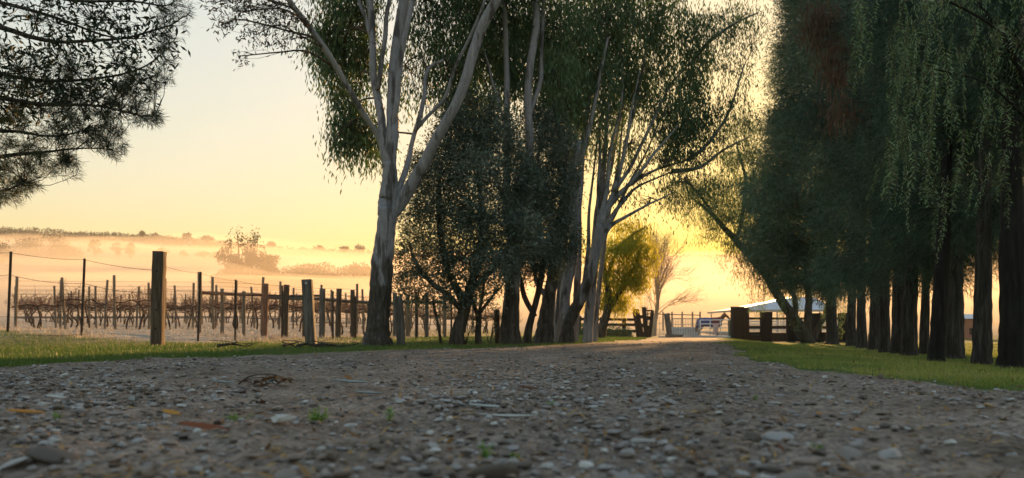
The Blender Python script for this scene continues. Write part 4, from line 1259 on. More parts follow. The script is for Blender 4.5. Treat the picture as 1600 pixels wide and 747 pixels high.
T.crown(L2, [(60, 30, 6.2, 70, 36, .4, 55), (140, 30, 6.2, 60, 36, .4, 45), (30, 110, 6.2, 60, 50, .4, 75), (110, 110, 6.2, 60, 50, .4, 65), (190, 50, 6.2, 50, 40, .4, 35), (180, 100, 6.2, 50, 40, .4, 35), (-20, 140, 6.2, 60, 60, .4, 65), (90, 160, 6.2, 50, 30, .4, 35), (160, 150, 6.2, 40, 30, .3, 20), (240, 60, 6.2, 34, 34, .3, 17), (20, 170, 6.2, 40, 30, .3, 30), (250, 80, 6.2, 30, 20, .2, 8), (225, 125, 6.2, 24, 26, .2, 10), (-60, 60, 6.2, 70, 60, .4, 55), (90, -30, 6.2, 120, 30, .4, 50), (200, 0, 6.2, 50, 24, .3, 22)], 6, .05, .07, .019, .15, twig_r=.0018, bmax=.008, tint0=.35)


def tuft(c, lead, n, ln):
    D = unit(unit(rng.normal(size=(n, 3))) * .75 + lead * .7)
    Wd = unit(np.cross(D, rng.normal(size=(n, 3))))
    L1.V.append(blades(c + rng.normal(0, .012, (n, 3)), D, Wd, rng.uniform(.6, 1.1, n) * ln, np.full(n, .0035), .5))
    L1.T.append(np.repeat(np.clip(.5 + rng.normal(0, .2, n), 0, 1), 4))


TU = [(270, 20, 24, 20, 14), (230, 185, 26, 8, 12), (180, 235, 16, 10, 9), (160, 210, 30, 14, 14), (120, 215, 40, 20, 22), (75, 235, 40, 20, 22), (30, 240, 40, 24, 22), (100, 260, 24, 14, 12), (60, 265, 30, 14, 12), (40, 290, 20, 14, 12), (10, 300, 24, 16, 16), (10, 265, 20, 24, 12), (200, 160, 40, 24, 26), (220, 130, 30, 20, 16), (250, 110, 20, 16, 8), (140, 180, 50, 20, 26), (60, 190, 60, 24, 30), (260, 60, 20, 26, 10), (150, 130, 60, 30, 30), (0, 200, 30, 30, 20), (60, 120, 60, 40, 30)]
SK = np.array(T.S)
for a, b, ra, rb, k in TU:
    for _ in range(int(k * 1.3)):
        c = P(a + rng.uniform(-ra, ra), b + rng.uniform(-rb, rb), 6.2 + rng.normal(0, .2))
        j = int(np.argmin(np.linalg.norm(SK - c, axis=1)))
        A = SK[max(0, j - 1)]
        T.tw.tube(spline([A, (A + c) / 2 + rng.normal(0, .03, 3), c], 5), np.linspace(.004, .0018, 5), 3, cap=False)
        lead = unit(c - A + np.array([0.06, 0, -0.01]))
        for s in (0, .4):
            tuft(c - (c - A) * s * .4, lead, 22, .085)
T.done([(L2, 'leaves', M['pine_leaf']), (L1, 'needles', M['pine_needle'])], M['bark'])


# ------------------------------------------------------------------ posts, pickets and wires of the near fence
def round_post(name, label, px, d, top_px, mat, hw, lean=0, group=None, cat='post', square=False, sides=12, parent_only=False):
    """a post standing at photo column px; top at (px+lean, top_px); half width in pixels"""
    b = on(px, d)
    t = P(px + lean, top_px, d)
    o = empty(name, b)
    tag(o, label, cat, group)
    mb = MB()
    r = hw / F * d
    pts = spline([b + np.array([0, 0, -0.15]), (b + t) / 2 + rng.normal(0, r * .12, 3), t], 12)
    if square:
        sq = lambda i, a: 1.0 / np.maximum(np.abs(np.cos(a)), np.abs(np.sin(a))) ** 0.85
        mb.tube(pts, np.full(12, r), 16, 0.02, True, sq)
    else:
        mb.tube(pts, np.linspace(r * 1.03, r * .97, 12), sides, 0.02, True, lambda i, a: 1 + .05 * np.sin(2 * a + px))
    mb.build('shaft', mat, o, b, True)
    return o, b, t


bp, bb, bt = round_post('fence_post', 'tall thick dark strainer post standing alone before the vineyard', 246, 11.5, 393, M['post'], 8.2, 3.5, square=True)
hole = MB()
for zz in (.25, .52, .83, 1.08):
    a = bb + (bt - bb) * (zz / 1.37) + np.array([0.005, -.078, 0])
    hole.tube([a, a + np.array([0, -.006, 0])], [.013, .013], 10)
    hole.build('painted_hole', M['black_timber'], bp, bb)  # black disc on the face paints the shade inside a bolt hole
    hole = MB()

lp, lb, lt = round_post('fence_post', 'grey leaning post with a hole near its top, left of the big gum', 487, 12.6, 437, M['grey_post'], 7.5, -7, square=True)
a = lb + (lt - lb) * .94 + np.array([0, -.085, 0])
hole.tube([a, a + np.array([0, -.006, 0])], [.018, .018], 10)
hole.build('painted_hole', M['panel_white'], lp, lb)  # pale disc on the face paints daylight showing through the hole
round_post('fence_post', 'short grey post close against the big gum trunk', 627, 11.9, 463, M['grey_post'], 6.8, -5, square=False)
round_post('fence_post', 'thin dark stick leaning beside the olive trunk', 692, 12.4, 470, M['bark'], 2.2, -16, cat='stick')
round_post('fence_post', 'dark post half hidden beside the slim gum foot', 778, 12.9, 484, M['post'], 4.5, -2)

PICK = [(12, 13.4, 393, 5), (127, 13.8, 404, 5), (309, 14.8, 425, 4), (367, 16.5, 437, 1), (440, 18.0, 446, 1), (520, 18.5, 455, 0), (555, 19.0, 463, 0), (650, 19, 466, 0), (705, 19, 470, 0)]
PLAB = ['steel picket at the outer end of the barbed wire fence', 'steel picket between the end picket and the thick dark post', 'leaning steel picket just past the thick dark post', 'thin steel picket midway along the timber rail', 'thin steel picket beside the reddish rail post', 'thin steel picket between the rail posts and the big gum', 'thin steel picket hard against the big gum', 'thin steel picket glimpsed past the short grey post', 'thin steel picket glimpsed behind the leaning dark stick']
tops = []
for (px, d, ty, ln), lab in zip(PICK, PLAB):
    b = on(px, d)
    t = P(px + ln, ty, d)
    o = empty('steel_picket', b)
    tag(o, lab, 'picket', 'steel pickets of the wire fence')
    mb = MB()
    ax = unit(t - b)
    for an in (0.3, 2.4, 4.5):                      # three-finned star section
        v = np.array([math.cos(an), math.sin(an), 0])
        w = np.array([-v[1], v[0], 0]) * .004
        e = v * .024
        A, B = b - ax * .2, t
        mb.add([A - w, A + w, A + e + w, A + e - w, B - w, B + w, B + e + w, B + e - w], [[0, 1, 5, 4], [1, 2, 6, 5], [2, 3, 7, 6], [3, 0, 4, 7], [4, 5, 6, 7]])
    mb.build('star_section', M['steel'], o, b)
    tops.append((b, t))


def wire(name, label, pts, r, sag, barbs=False, cat='wire', group=None):
    b = np.array(pts[0])
    mb = MB()
    allp = []
    for A, B in zip(pts[:-1], pts[1:]):
        A, B = np.array(A), np.array(B)
        n = 14
        t = np.linspace(0, 1, n)[:, None]
        c = A * (1 - t) + B * t
        c[:, 2] -= (4 * sag * t * (1 - t))[:, 0]
        allp.append(c if not allp else c[1:])
    c = np.vstack(allp)
    mb.tube(c, r, 4, cap=False)
    if barbs:
        ln = np.r_[0, np.cumsum(np.linalg.norm(np.diff(c, axis=0), axis=1))]
        for s in np.arange(0.05, ln[-1], 0.13):
            p = np.array([np.interp(s, ln, c[:, i]) for i in range(3)])
            v = unit(rng.normal(size=3)) * .014
            mb.tube([p - v, p + v], [r * .9, r * .5], 3, cap=False)
    o = mb.build(name, M['wire'], None, b)
    o.location = tuple(b)
    return tag(o, label, cat, group)


def along(bt_, f):
    return bt_[0] + (bt_[1] - bt_[0]) * f


left0 = (on(-120, 13.0), P(-115, 388, 13.0))
big = (bb + np.array([0, .08, 0]), bt + np.array([0, .08, 0]))
tip = np.array([0, -.02, 0])
wire('barbed_wire', 'top strand of rusty barbed wire from the thick dark post out past the pickets', [along(left0, .99), along(tops[0], .985), along(tops[1], .985), along(big, .80)], .0036, .03, True)
wire('barbed_wire', 'second strand of barbed wire sagging below the top one', [along(left0, .72), along(tops[0], .71), along(tops[1], .68), along(big, .56)], .0036, .05, True)
wire('fence_wire', 'low plain wire of the fence near the ground', [along(left0, .20), along(tops[0], .19), along(tops[1], .17), along(big, .2)], .003, .02)
wire('fence_wire', 'loose strand of wire fallen in the frosted grass', [on(60, 12.6, .03), on(100, 12.7, .05), on(140, 12.9, .10), along(tops[1], .12)], .003, .0)
run = [big] + tops[2:7]
for f0, f1, lab in ((.86, .985, 'upper wire running from the thick dark post past the big gum'), (.62, .74, 'middle wire running from the thick dark post past the big gum'), (.30, .30, 'bottom wire running from the thick dark post past the big gum')):
    wire('fence_wire', lab, [along(run[0], f0)] + [along(k, f1) for k in run[1:]], .003, .03)

# ------------------------------------------------------------------ round-post rail fence at the vineyard edge
RP = [(311, 19.5, 425, 4, 'vine_post', 1, 'slim leaning post at the start of the timber rail'),
      (347, 20.0, 451, 3.2, 'vine_post', 0, 'slim post below the start of the timber rail'),
      (381, 20.3, 455, 3.4, 'vine_post', 0, 'second slim post below the timber rail'),
      (412, 20.5, 443, 6.0, 'red_post', 3, 'stout reddish rail post with a sunlit edge'),
      (445, 20.7, 445, 5.6, 'post', 3, 'stout brown rail post next to the reddish one'),
      (477, 20.8, 462, 5.2, 'post', 0, 'brown rail post behind the grey leaning post'),
      (503, 20.8, 451, 5.4, 'grey_post', 1, 'grey rail post just past the grey leaning post'),
      (528, 20.8, 451, 5.0, 'post', 2, 'dark rail post between the grey leaning post and the big gum'),
      (551, 21.0, 453, 4.4, 'post', 0, 'dark rail post hard by the big gum'),
      (617, 21.5, 458, 4.2, 'grey_post', 0, 'grey rail post showing past the big gum'),
      (637, 22, 460, 4.0, 'vine_post', 0, 'brown rail post beyond the short grey post'),
      (651, 22.5, 458, 3.4, 'grey_post', 0, 'pale rail post under the sparse olive leaves'),
      (667, 22.5, 457, 3.6, 'grey_post', 0, 'pale rail post between the olive trunk and the short grey post'),
      (695, 23, 459, 3.2, 'vine_post', 0, 'rail post behind the olive trunk')]
rails = []
for px, d, ty, hw, mt, ln, lab in RP:
    o, b, t = round_post('rail_post', lab, px, d, ty, M[mt], hw * .86, ln, 'posts of the timber rail fence', cat='post')
    rails.append((b, t))
for k, (i, j, py0, py1, mt, lab) in enumerate([(0, 3, 457, 461, 'red_post', 'reddish round rail between the slim posts and the reddish post'),
                                               (3, 6, 464, 467, 'grey_post', 'grey round rail behind the stout posts'),
                                               (3, 6, 461.5, 462, 'post', 'thin brown rail lying on the grey one'),
                                               (6, 9, 468, 474, 'grey_post', 'grey round rail running behind the big gum'),
                                               (9, 13, 471, 472, 'post', 'brown rail seen through the olive leaves')]):
    d0, d1 = RP[i][1] + .12, RP[j][1] + .12
    A, B = P(RP[i][0], py0, d0), P(RP[j][0], py1, d1)
    mb = MB()
    mb.tube(spline([A, (A + B) / 2 + np.array([0, 0, -.015]), B], 12), np.full(12, .045 if k != 2 else .03), 10, .02)
    o = mb.build('timber_rail', M[mt], None, A, True)
    o.location = tuple(A)
    tag(o, lab, 'rail', 'rails of the timber fence')

# ------------------------------------------------------------------ the vineyard: rows of bare vines on wires
vrng = np.random.default_rng(5)


def vine_meshes(seed):
    r = np.random.default_rng(seed)
    tr = MB()
    b = np.zeros(3)
    top = np.array([r.normal(0, .12), r.normal(0, .05), .82])
    tr.tube(spline([b - [0, 0, .05], [r.normal(0, .07), r.normal(0, .05), .25], [r.normal(0, .09), r.normal(0, .05), .55], top], 12), np.linspace(.036, .025, 12), 7, .12)
    arms, canes = [], MB()
    for s in (-1, 1):
        m = MB()
        c = spline([top, top + [s * .2, 0, .07], top + [s * .5, r.normal(0, .03), .03 + r.normal(0, .03)], top + [s * .82, 0, .02 + r.normal(0, .04)]], 12)
        m.tube(c, np.linspace(.022, .012, 12), 6, .15)
        arms.append(m)
        for k in range(15):
            p = c[r.integers(1, 12)]
            h = r.uniform(.15, .46)
            e = p + [r.normal(0, .2), r.normal(0, .12), h]
            mid = (p + e) / 2 + r.normal(0, .06, 3)
            canes.tube(spline([p, mid, e], 6), np.linspace(.007, .0035, 6), 3, cap=False)
            for _ in range(2):
                q0 = mid + (e - mid) * r.random()
                canes.tube([q0, q0 + r.normal(0, .1, 3) + [0, 0, .05]], [.006, .003], 3, cap=False)
    return tr.mesh('trunk', True), [a.mesh('arm', True) for a in arms], canes.mesh('canes')


VV = [vine_meshes(40 + k) for k in range(6)]
for a, b_, c_ in VV:
    a.materials.append(M['vine_wood'])
    for k in b_:
        k.materials.append(M['vine_wood'])
    c_.materials.append(M['cane'])
vp = MB()
vp.tube(spline([[0, 0, -.1], [.01, 0, .85], [0, 0, 1.72]], 8), np.full(8, .042), 9, .03)
vpm = vp.mesh('shaft', True)
vpm.materials.append(M['vine_post'])
ORD = ['first', 'second', 'third', 'fourth', 'fifth', 'sixth', 'seventh', 'eighth', 'ninth', 'tenth', 'eleventh', 'twelfth', 'thirteenth', 'fourteenth', 'fifteenth', 'sixteenth', 'seventeenth', 'eighteenth', 'nineteenth', 'twentieth', 'twenty-first', 'twenty-second', 'twenty-third', 'twenty-fourth', 'twenty-fifth', 'twenty-sixth', 'twenty-seventh', 'twenty-eighth', 'twenty-ninth', 'thirtieth']
rowdir = np.array([math.cos(0.16), math.sin(0.16)])
for rowi in range(11):
    d0 = 24.5 + rowi * 2.9 + (rowi > 5) * (rowi - 5) * .8
    s0 = -0.655 * d0
    s1 = -0.16 * d0 if rowi < 3 else -0.02 * d0
    grp = 'bare vines of the %s row from the fence' % ORD[rowi]
    s = s0
    k = 0
    pts_post = []
    while s < s1:
        x, y = s * rowdir[0], d0 + (s - s0) * rowdir[1] * .5
        z = thz(x, y)
        if k % (1 if rowi < 3 else 2) == 0:
            e = empty('vineyard_post', (x, y, z))
            e.rotation_euler = (vrng.normal(0, .02), vrng.normal(0, .035), vrng.uniform(0, 6))
            tag(e, '%s weathered post from the left in the %s vine row from the fence' % (ORD[len(pts_post)], ORD[rowi]), 'post', 'posts of the %s vine row from the fence' % ORD[rowi])
            o = add_obj('shaft', vpm, None, e)
            o.scale = (1, 1, vrng.uniform(.95, 1.06))
            pts_post.append(np.array([x, y, z]))
        xx, y2 = x + .75 * rowdir[0], y + .75 * rowdir[1] * .5
        t = VV[vrng.integers(0, 6)]
        e = empty('grapevine', (xx, y2, thz(xx, y2)), (0 if vrng.random() < .5 else math.pi) + vrng.normal(0, .05))
        e.scale = (1, 1, vrng.uniform(.9, 1.1))
        tag(e, '%s bare grapevine from the left in the %s vine row from the fence' % (ORD[k], ORD[rowi]), 'grapevine', grp)
        add_obj('trunk', t[0], None, e)
        for am in t[1]:
            add_obj('arm', am, None, e)
        add_obj('canes', t[2], None, e)
        s += 1.55
        k += 1
    for hz, nm in ((.86, 'cordon'), (1.25, 'middle'), (1.55, 'top'), (.42, 'dripper')):
        if rowi > 5 and nm != 'cordon':
            continue
        mb = MB()
        c = np.array([p + [0, -.05, hz] for p in pts_post])
        if len(c) > 1:
            mb.tube(c, .004 if nm != 'dripper' else .009, 4, cap=False)
            o = mb.build('trellis_wire', M['wire'], None, c[0])
            o.location = tuple(c[0])
            tag(o, '%s wire of the %s vine row from the fence' % (nm, ORD[rowi]), 'wire', 'trellis wires')

# ------------------------------------------------------------------ gateway
# carved timber gatepost: three tapering slabs with cut-outs between
gb = on(1006, 50.0)
ge = tag(empty('carved_gatepost', gb), 'black timber gatepost of splayed slabs with rows of rounded holes', 'gatepost')


def splay(px0, px1, w0, w1, ytop, ybot, part, dd=0.0):
    mb = MB()
    n = 9
    V = []
    for i in range(n):
        t = i / (n - 1)
        py = ybot + (ytop - ybot) * t
        cx = px0 + (px1 - px0) * t
        w = (w0 + (w1 - w0) * t) * (1 + .05 * math.sin(i * 2.2))
        for sx, sy in ((-1, -.2), (1, -.2), (1, .2), (-1, .2)):
            p = P(cx + sx * w, py, 50 + dd)
            V.append(p + np.array([0, sy, 0]))
    q = []
    for i in range(n - 1):
        for k in range(4):
            q.append([i * 4 + k, i * 4 + (k + 1) % 4, i * 4 + 4 + (k + 1) % 4, i * 4 + 4 + k])
    q += [[3, 2, 1, 0], [n * 4 - 4, n * 4 - 3, n * 4 - 2, n * 4 - 1]]
    mb.add(V, q)
    return mb.build(part, M['black_timber'], ge, gb)


splay(1001, 993, 5.5, 4.5, 483, 529, 'slab')
splay(1009.5, 1006, 2.6, 2.6, 480, 528, 'slab', .02)
splay(1014.5, 1019.5, 2.4, 1.8, 485, 527, 'slab', .04)
for (x0, x1, y0, y1) in ((998, 1008, 492.5, 498), (1000, 1009, 506, 512), (1003, 1010, 519, 528), (1008, 1019, 484, 486.5), (1008, 1017, 494.5, 500), (1010, 1016, 509, 527)):
    mb = MB()
    c = (P(x0, y0, 50.03) + P(x1, y1, 50.03)) / 2
    s = P(x1, y0, 50.03) - P(x0, y1, 50.03)
    mb.box(c, (abs(s[0]), .30, abs(s[2])), jit=.02)
    mb.build('cross_piece', M['black_timber'], ge, gb)

# square black gatepost, right
rb = on(1155, 50.0)
re_ = tag(empty('gatepost', rb), 'broad black timber gatepost at the end of the rail fence', 'gatepost')
mb = MB()
mb.box(rb + np.array([-.12, 0, 1.03]), (.72, .5, 2.16), taper=1.02, jit=.012)
mb.build('shaft', M['black_timber'], re_, rb)
mb = MB()
mb.box(rb + np.array([.48, .05, 1.0]), (.26, .4, 2.1), taper=.95, jit=.012)
mb.build('side_board', M['black_timber'], re_, rb)

# black post and rail fence with a low sleeper wall
fe = []
FPX = [(1197, 49, 487, 8.5), (1236, 48, 488, 6.5), (1276, 46, 489, 6.5), (1318, 44, 489, 7)]
for k, (px, d, ty, hw) in enumerate(FPX):
    b = on(px, d)
    t = P(px, ty, d)
    e = tag(empty('rail_fence_post', b), ['broad black fence post next to the black gatepost', 'black fence post behind the leaning pepper trunk', 'black fence post beyond the pepper trunks', 'black fence post at the she-oak end'][k], 'post', 'posts of the black rail fence')
    mb = MB()
    mb.box((b + t) / 2 + [0, 0, -.05], (hw * 2 / F * d, .3, t[2] - b[2] + .1), jit=.015)
    mb.build('shaft', M['black_timber'], e, b)
    fe.append((b, d, px))
prev = (rb + np.array([.5, 0, 0]), 50, 1165)
for k, cur in enumerate(fe):
    for j, (y0, y1, nm) in enumerate(((496, 499.5, 'top'), (509, 514, 'middle'))):
        d0, d1 = prev[1], cur[1]
        xa, xb = prev[2] + (4 if k else 2), cur[2] - 4
        V = []
        for px, d in ((xa, d0), (xb, d1)):
            for py in (y1, y0):
                for dy in (-.06, .06):
                    V.append(P(px, py, d) + np.array([0, dy, 0]))
        mb = MB()
        mb.add(V, [[0, 2, 3, 1], [4, 5, 7, 6], [0, 4, 6, 2], [1, 3, 7, 5], [2, 6, 7, 3], [0, 1, 5, 4]])
        o = mb.build('fence_rail', M['black_timber'], None, V[0])
        o.location = tuple(V[0])
        tag(o, '%s black rail in the %s bay of the fence from the gatepost' % (nm, ORD[k]), 'rail', 'rails of the black fence')
    # sleepers lying along the foot
    for j in range(3):
        d0, d1 = prev[1] + .1, cur[1] + .1
        A, B = on(prev[2] + 3, d0), on(cur[2] - 2, d1)
        A[2] += .10 + j * .19
        B[2] += .10 + j * .19
        mb = MB()
        dv = B - A
        an = math.atan2(dv[1], dv[0])
        mb.box((A + B) / 2, (np.linalg.norm(dv), .2, .185), rot=rotz(an), jit=.012)
        o = mb.build('sleeper', M['black_timber'], None, A)
        o.location = tuple(A)
        tag(o, '%s sleeper up from the ground below the %s fence bay from the gatepost' % (ORD[j], ORD[k]), 'sleeper', 'sleepers under the black fence')
    prev = cur

# dark rail fence behind the golden tree
for k, (px, d) in enumerate(((905, 46), (940, 47.5), (975, 49))):
    b = on(px, d)
    e = tag(empty('rail_fence_post', b), ['dark fence post beneath the golden tree, furthest from the gate', 'dark fence post behind the golden tree trunk', 'dark fence post nearest the carved gatepost'][k], 'post', 'posts of the dark fence behind the golden tree')
    mb = MB()
    mb.box(b + [0, 0, .55], (.22, .22, 1.3), jit=.01)
    mb.build('shaft', M['black_timber'], e, b)
for k, hz in enumerate((.35, .75, 1.08)):
    A, B = on(900, 45.9), on(995, 49.8)
    A[2] += hz
    B[2] += hz
    dv = B - A
    mb = MB()
    mb.box((A + B) / 2 + [0, -.14, 0], (np.linalg.norm(dv), .06, .16), rot=rotz(math.atan2(dv[1], dv[0])), jit=.01)
    o = mb.build('fence_rail', M['black_timber'], None, A)
    o.location = tuple(A)
    tag(o, ['lowest', 'middle', 'uppermost'][k] + ' dark rail behind the golden tree', 'rail', 'rails of the dark fence behind the golden tree')
# clipped hedge at its foot
L1 = Leaves()
hb = on(955, 46.6)
he = tag(empty('hedge', hb), 'low dark green shrub along the fence behind the golden tree', 'shrub')
n = 5000
t = rng.random(n)
pt = on(905, 45.4) * (1 - t)[:, None] + on(985, 48.5) * t[:, None] + np.c_[rng.normal(0, .1, n), rng.normal(0, .22, n), np.abs(rng.normal(0, .3, n)) + .02]
L1.scatter(pt, .12, .05, .1, np.full(n, .3))
L1.build('foliage', M['gum_leaf'], he, hb)


# tube gates
def tube_gate(label, pxa, pxb, da, db, height, mat, nb, nv, r=.024):
    A, B = on(pxa, da, .12), on(pxb, db, .12)
    e = tag(empty('tube_gate', A), label, 'gate')
    up = np.array([0, 0, height])
    for part, a, b_ in (('end_tube', A, A + up), ('end_tube', B, B + up)):
        mb = MB()
        mb.tube([a, (a + b_) / 2, b_], r * 1.3, 8)
        mb.build(part, mat, e, A, True)
    for k in range(nb):
        f = k / (nb - 1)
        mb = MB()
        mb.tube([A + up * f, (A + B) / 2 + up * f, B + up * f], r, 8)
        mb.build('bar', mat, e, A, True)
    for k in range(nv):
        f = (k + 1) / (nv + 1)
        mb = MB()
        a = A + (B - A) * f
        mb.tube([a, a + up / 2, a + up], r * .9, 8)
        mb.build('upright', mat, e, A, True)
    return e


tube_gate('white tubular farm gate standing before the horse', 1094, 1142, 57.0, 55.0, 1.16, M['gate_white'], 5, 2, .034)
tube_gate('thin galvanised mesh gate between the leaning grey post and the white gate', 1052, 1091, 57.0, 57.2, 1.25, M['galv'], 4, 9, .016)
tube_gate('faint galvanised panel behind the carved gatepost', 1017, 1044, 56.0, 56.6, 1.35, M['galv'], 4, 3, .014)
# threshold slab under the gates
A, B = on(1030, 55.6), on(1142, 54.2)
mb = MB()
dv = B - A
mb.box((A + B) / 2 + [0, 0, .04], (np.linalg.norm(dv), 1.2, .16), rot=rotz(math.atan2(dv[1], dv[0])), jit=.01)
o = mb.build('threshold_slab', M['concrete'], None, A)
o.location = tuple(A)
tag(o, 'pale concrete strip on the ground under the gates', 'slab')
# leaning grey post with its flat foot
round_post('fence_post', 'thick grey post leaning back behind the gateway', 1047, 54.0, 489.5, M['grey_post'], 4.2, -5.5, square=True)
mb = MB()
b = on(1053, 53.7)
mb.box(b + [0, 0, .12], (1.1, .5, .16), jit=.03)
o = mb.build('fallen_plank', M['grey_post'], None, b)
o.location = tuple(b)
tag(o, 'dark grey timber offcut at the foot of the leaning gateway post', 'timber')
# water trough
b = on(1069, 62.0)
e = tag(empty('water_trough', b), 'long pale concrete trough behind the mesh gate', 'trough')
for part, c, s in (('front_wall', (0, -.4, .34), (2.2, .1, .68)), ('back_wall', (0, .4, .34), (2.2, .1, .68)), ('end_wall', (-1.05, 0, .335), (.1, .7, .67)), ('end_wall', (1.05, 0, .335), (.1, .7, .67)), ('floor', (0, 0, .1), (2.0, .7, .1))):
    MB().box(c, s, jit=.004).build(part, M['concrete'], e)
# rails of the yard behind
for k, (xa, xb, hz) in enumerate(((1010, 1095, 1.55), (1050, 1092, 1.2))):
    A, B = on(xa, 75), on(xb, 75)
    A[2] += hz
    B[2] += hz
    mb = MB()
    mb.tube([A, (A + B) / 2, B], .05, 6)
    o = mb.build('yard_rail', M['grey_post'], None, A, True)
    o.location = tuple(A)
    tag(o, ['long grey rail of the yard beyond the gateway', 'short grey rail just above the pale trough'][k], 'rail')
for k, px in enumerate((1012, 1036, 1050, 1066, 1082, 1094)):
    round_post('yard_post', ORD[k] + ' thin yard post beyond the gateway, counting from the carved gatepost', px, 75.2, 487, M['grey_post'], 1.2, 0, 'yard posts beyond the gateway')
# green bin
b = on(1145, 54.6)
e = tag(empty('green_bin', b), 'dark green upright bin beside the black gatepost', 'bin')
MB().box((0, 0, .62), (.5, .5, 1.14), taper=1.12).build('body', M['green_bin'], e)
MB().box((0, -.02, 1.23), (.6, .62, .07), taper=.92).build('lid', M['green_bin'], e)
for s in (-.2, .2):
    w = MB()
    w.tube([(s - .03, .25, .1), (s + .03, .25, .1)], .1, 12)
    w.build('wheel', M['black_timber'], e)
# pink cloth on the gate
b = on(1118, 56.2)
mb = MB()
V = []
for i in range(7):
    for j in range(7):
        u_, v_ = j / 6 - .5, i / 6
        V.append(P(1118 + u_ * (9 - 2 * v_), 505.5 + v_ * 15, 55.7) + np.array([0, -.03 + .05 * math.sin(j * 1.7 + i * .4), 0]))
q = [[i * 7 + j, i * 7 + j + 1, i * 7 + j + 8, i * 7 + j + 7] for i in range(6) for j in range(6)]
mb.add(V, q)
o = mb.build('hanging_cloth', M['pink_bag'], None, b)
o.location = tuple(b)
sm = o.modifiers.new('thick', 'SOLIDIFY')
sm.thickness = .03
tag(o, 'pale pink cloth hanging on the white gate in front of the horse', 'cloth')

# ------------------------------------------------------------------ horse in a rug, standing behind the white gate
hb = on(1110, 60.0)
he = tag(empty('horse', hb), 'brown horse in a blue and maroon rug behind the white gate', 'horse')
sk = {  # name: (x along the body towards the head, y, z, radius)
    'rump': (-.72, 0, 1.16, .25), 'loin': (-.35, 0, 1.20, .27), 'belly': (0, 0, 1.13, .30), 'chest': (.42, 0, 1.14, .29), 'breast': (.66, 0, 1.16, .22),
    'neck1': (.82, 0, 1.38, .18), 'neck2': (.95, 0, 1.58, .14), 'poll': (1.04, 0, 1.74, .115), 'face': (1.22, 0, 1.58, .095), 'nose': (1.38, 0, 1.40, .07), 'lip': (1.43, 0, 1.35, .055)}
for s, nm in ((-1, 'l'), (1, 'r')):
    sk.update({'ear1' + nm: (1.05, s * .06, 1.82, .03), 'ear2' + nm: (1.06, s * .075, 1.92, .012),
               'sh' + nm: (.50, s * .15, .98, .15), 'kn' + nm: (.50, s * .15, .50, .065), 'fk' + nm: (.50, s * .15, .16, .042), 'ff' + nm: (.54, s * .15, .03, .06),
               'hp' + nm: (-.66, s * .15, .98, .19), 'st' + nm: (-.58, s * .16, .74, .12), 'hk' + nm: (-.80, s * .16, .48, .066), 'hf' + nm: (-.76, s * .16, .16, .042), 'hh' + nm: (-.72, s * .16, .03, .06)})
ed = [('belly', 'loin'), ('loin', 'rump'), ('belly', 'chest'), ('chest', 'breast'), ('breast', 'neck1'), ('neck1', 'neck2'), ('neck2', 'poll'), ('poll', 'face'), ('face', 'nose'), ('nose', 'lip')]
for nm in 'lr':
    ed += [('poll', 'ear1' + nm), ('ear1' + nm, 'ear2' + nm), ('chest', 'sh' + nm), ('sh' + nm, 'kn' + nm), ('kn' + nm, 'fk' + nm), ('fk' + nm, 'ff' + nm), ('rump', 'hp' + nm), ('hp' + nm, 'st' + nm), ('st' + nm, 'hk' + nm), ('hk' + nm, 'hf' + nm), ('hf' + nm, 'hh' + nm)]
keys = list(sk)
me = bpy.data.meshes.new('body')
me.from_pydata([sk[k][:3] for k in keys], [(keys.index(a), keys.index(b)) for a, b in ed], [])
o = add_obj('body', me, M['horse'], he)
md = o.modifiers.new('skin', 'SKIN')
if not me.skin_vertices:
    with bpy.context.temp_override(object=o, active_object=o):
        bpy.ops.mesh.customdata_skin_add()
for i, k in enumerate(keys):
    r = sk[k][3]
    me.skin_vertices[0].data[i].radius = (r, r)
    me.skin_vertices[0].data[i].use_root = (k == 'belly')
md.use_smooth_shade = True
o.modifiers.new('sub', 'SUBSURF').levels = 2
o.modifiers['sub'].render_levels = 2
# mane and tail
mb = MB()
for i in range(26):
    t = i / 25
    a = np.array([.80, 0, 1.52]) * (1 - t) + np.array([1.06, 0, 1.86]) * t + np.array([-.04 * math.sin(t * 3.1), 0, 0])
    for s in (-1, 1):
        mb.tube(spline([a, a + [-.06, s * .05, .0], a + [-.06, s * .15, -.18]], 5), np.linspace(.03, .012, 5), 4)
mb.build('mane', M['mane'], he, None, True)
mb = MB()
for i in range(14):
    s = rng.normal(0, .05, 2)
    mb.tube(spline([[-.93, 0, 1.22], [-1.03, s[0] * .5, 1.05], [-1.04 + s[1], s[0], .62], [-1.0 + s[1], s[0] * 1.2, .38]], 9), np.linspace(.045, .012, 9), 5)
mb.build('tail', M['mane'], he, None, True)


def rug(x0, x1, part, mat, drop, off):
    secs = np.linspace(x0, x1, 12)
    V = []
    for x in secs:
        top = np.interp(x, [-.98, -.85, -.6, -.35, 0, .42, .7, .85], [1.30, 1.42, 1.46, 1.47, 1.44, 1.46, 1.50, 1.56]) + off
        hw = np.interp(x, [-.98, -.7, 0, .42, .7, .85], [.20, .32, .37, .35, .27, .2]) + off
        for a in np.linspace(-1, 1, 15):
            th_ = a * math.pi * .5
            if abs(a) <= .8:
                y, z = hw * math.sin(a / .8 * math.pi / 2), top - (1 - math.cos(a / .8 * math.pi / 2)) * .34
            else:
                y, z = math.copysign(hw * (1.02 + .02 * math.sin(x * 20)), a), top - .34 - (abs(a) - .8) / .2 * (drop + .02 * math.sin(x * 14))
            V.append((x, y, z))
    mb = MB()
    q = [[i * 15 + j, i * 15 + j + 1, i * 15 + 16 + j, i * 15 + 15 + j] for i in range(11) for j in range(14)]
    mb.add(V, q)
    o = mb.build(part, mat, he, None, True)
    m_ = o.modifiers.new('thick', 'SOLIDIFY')
    m_.thickness = .015
    return o


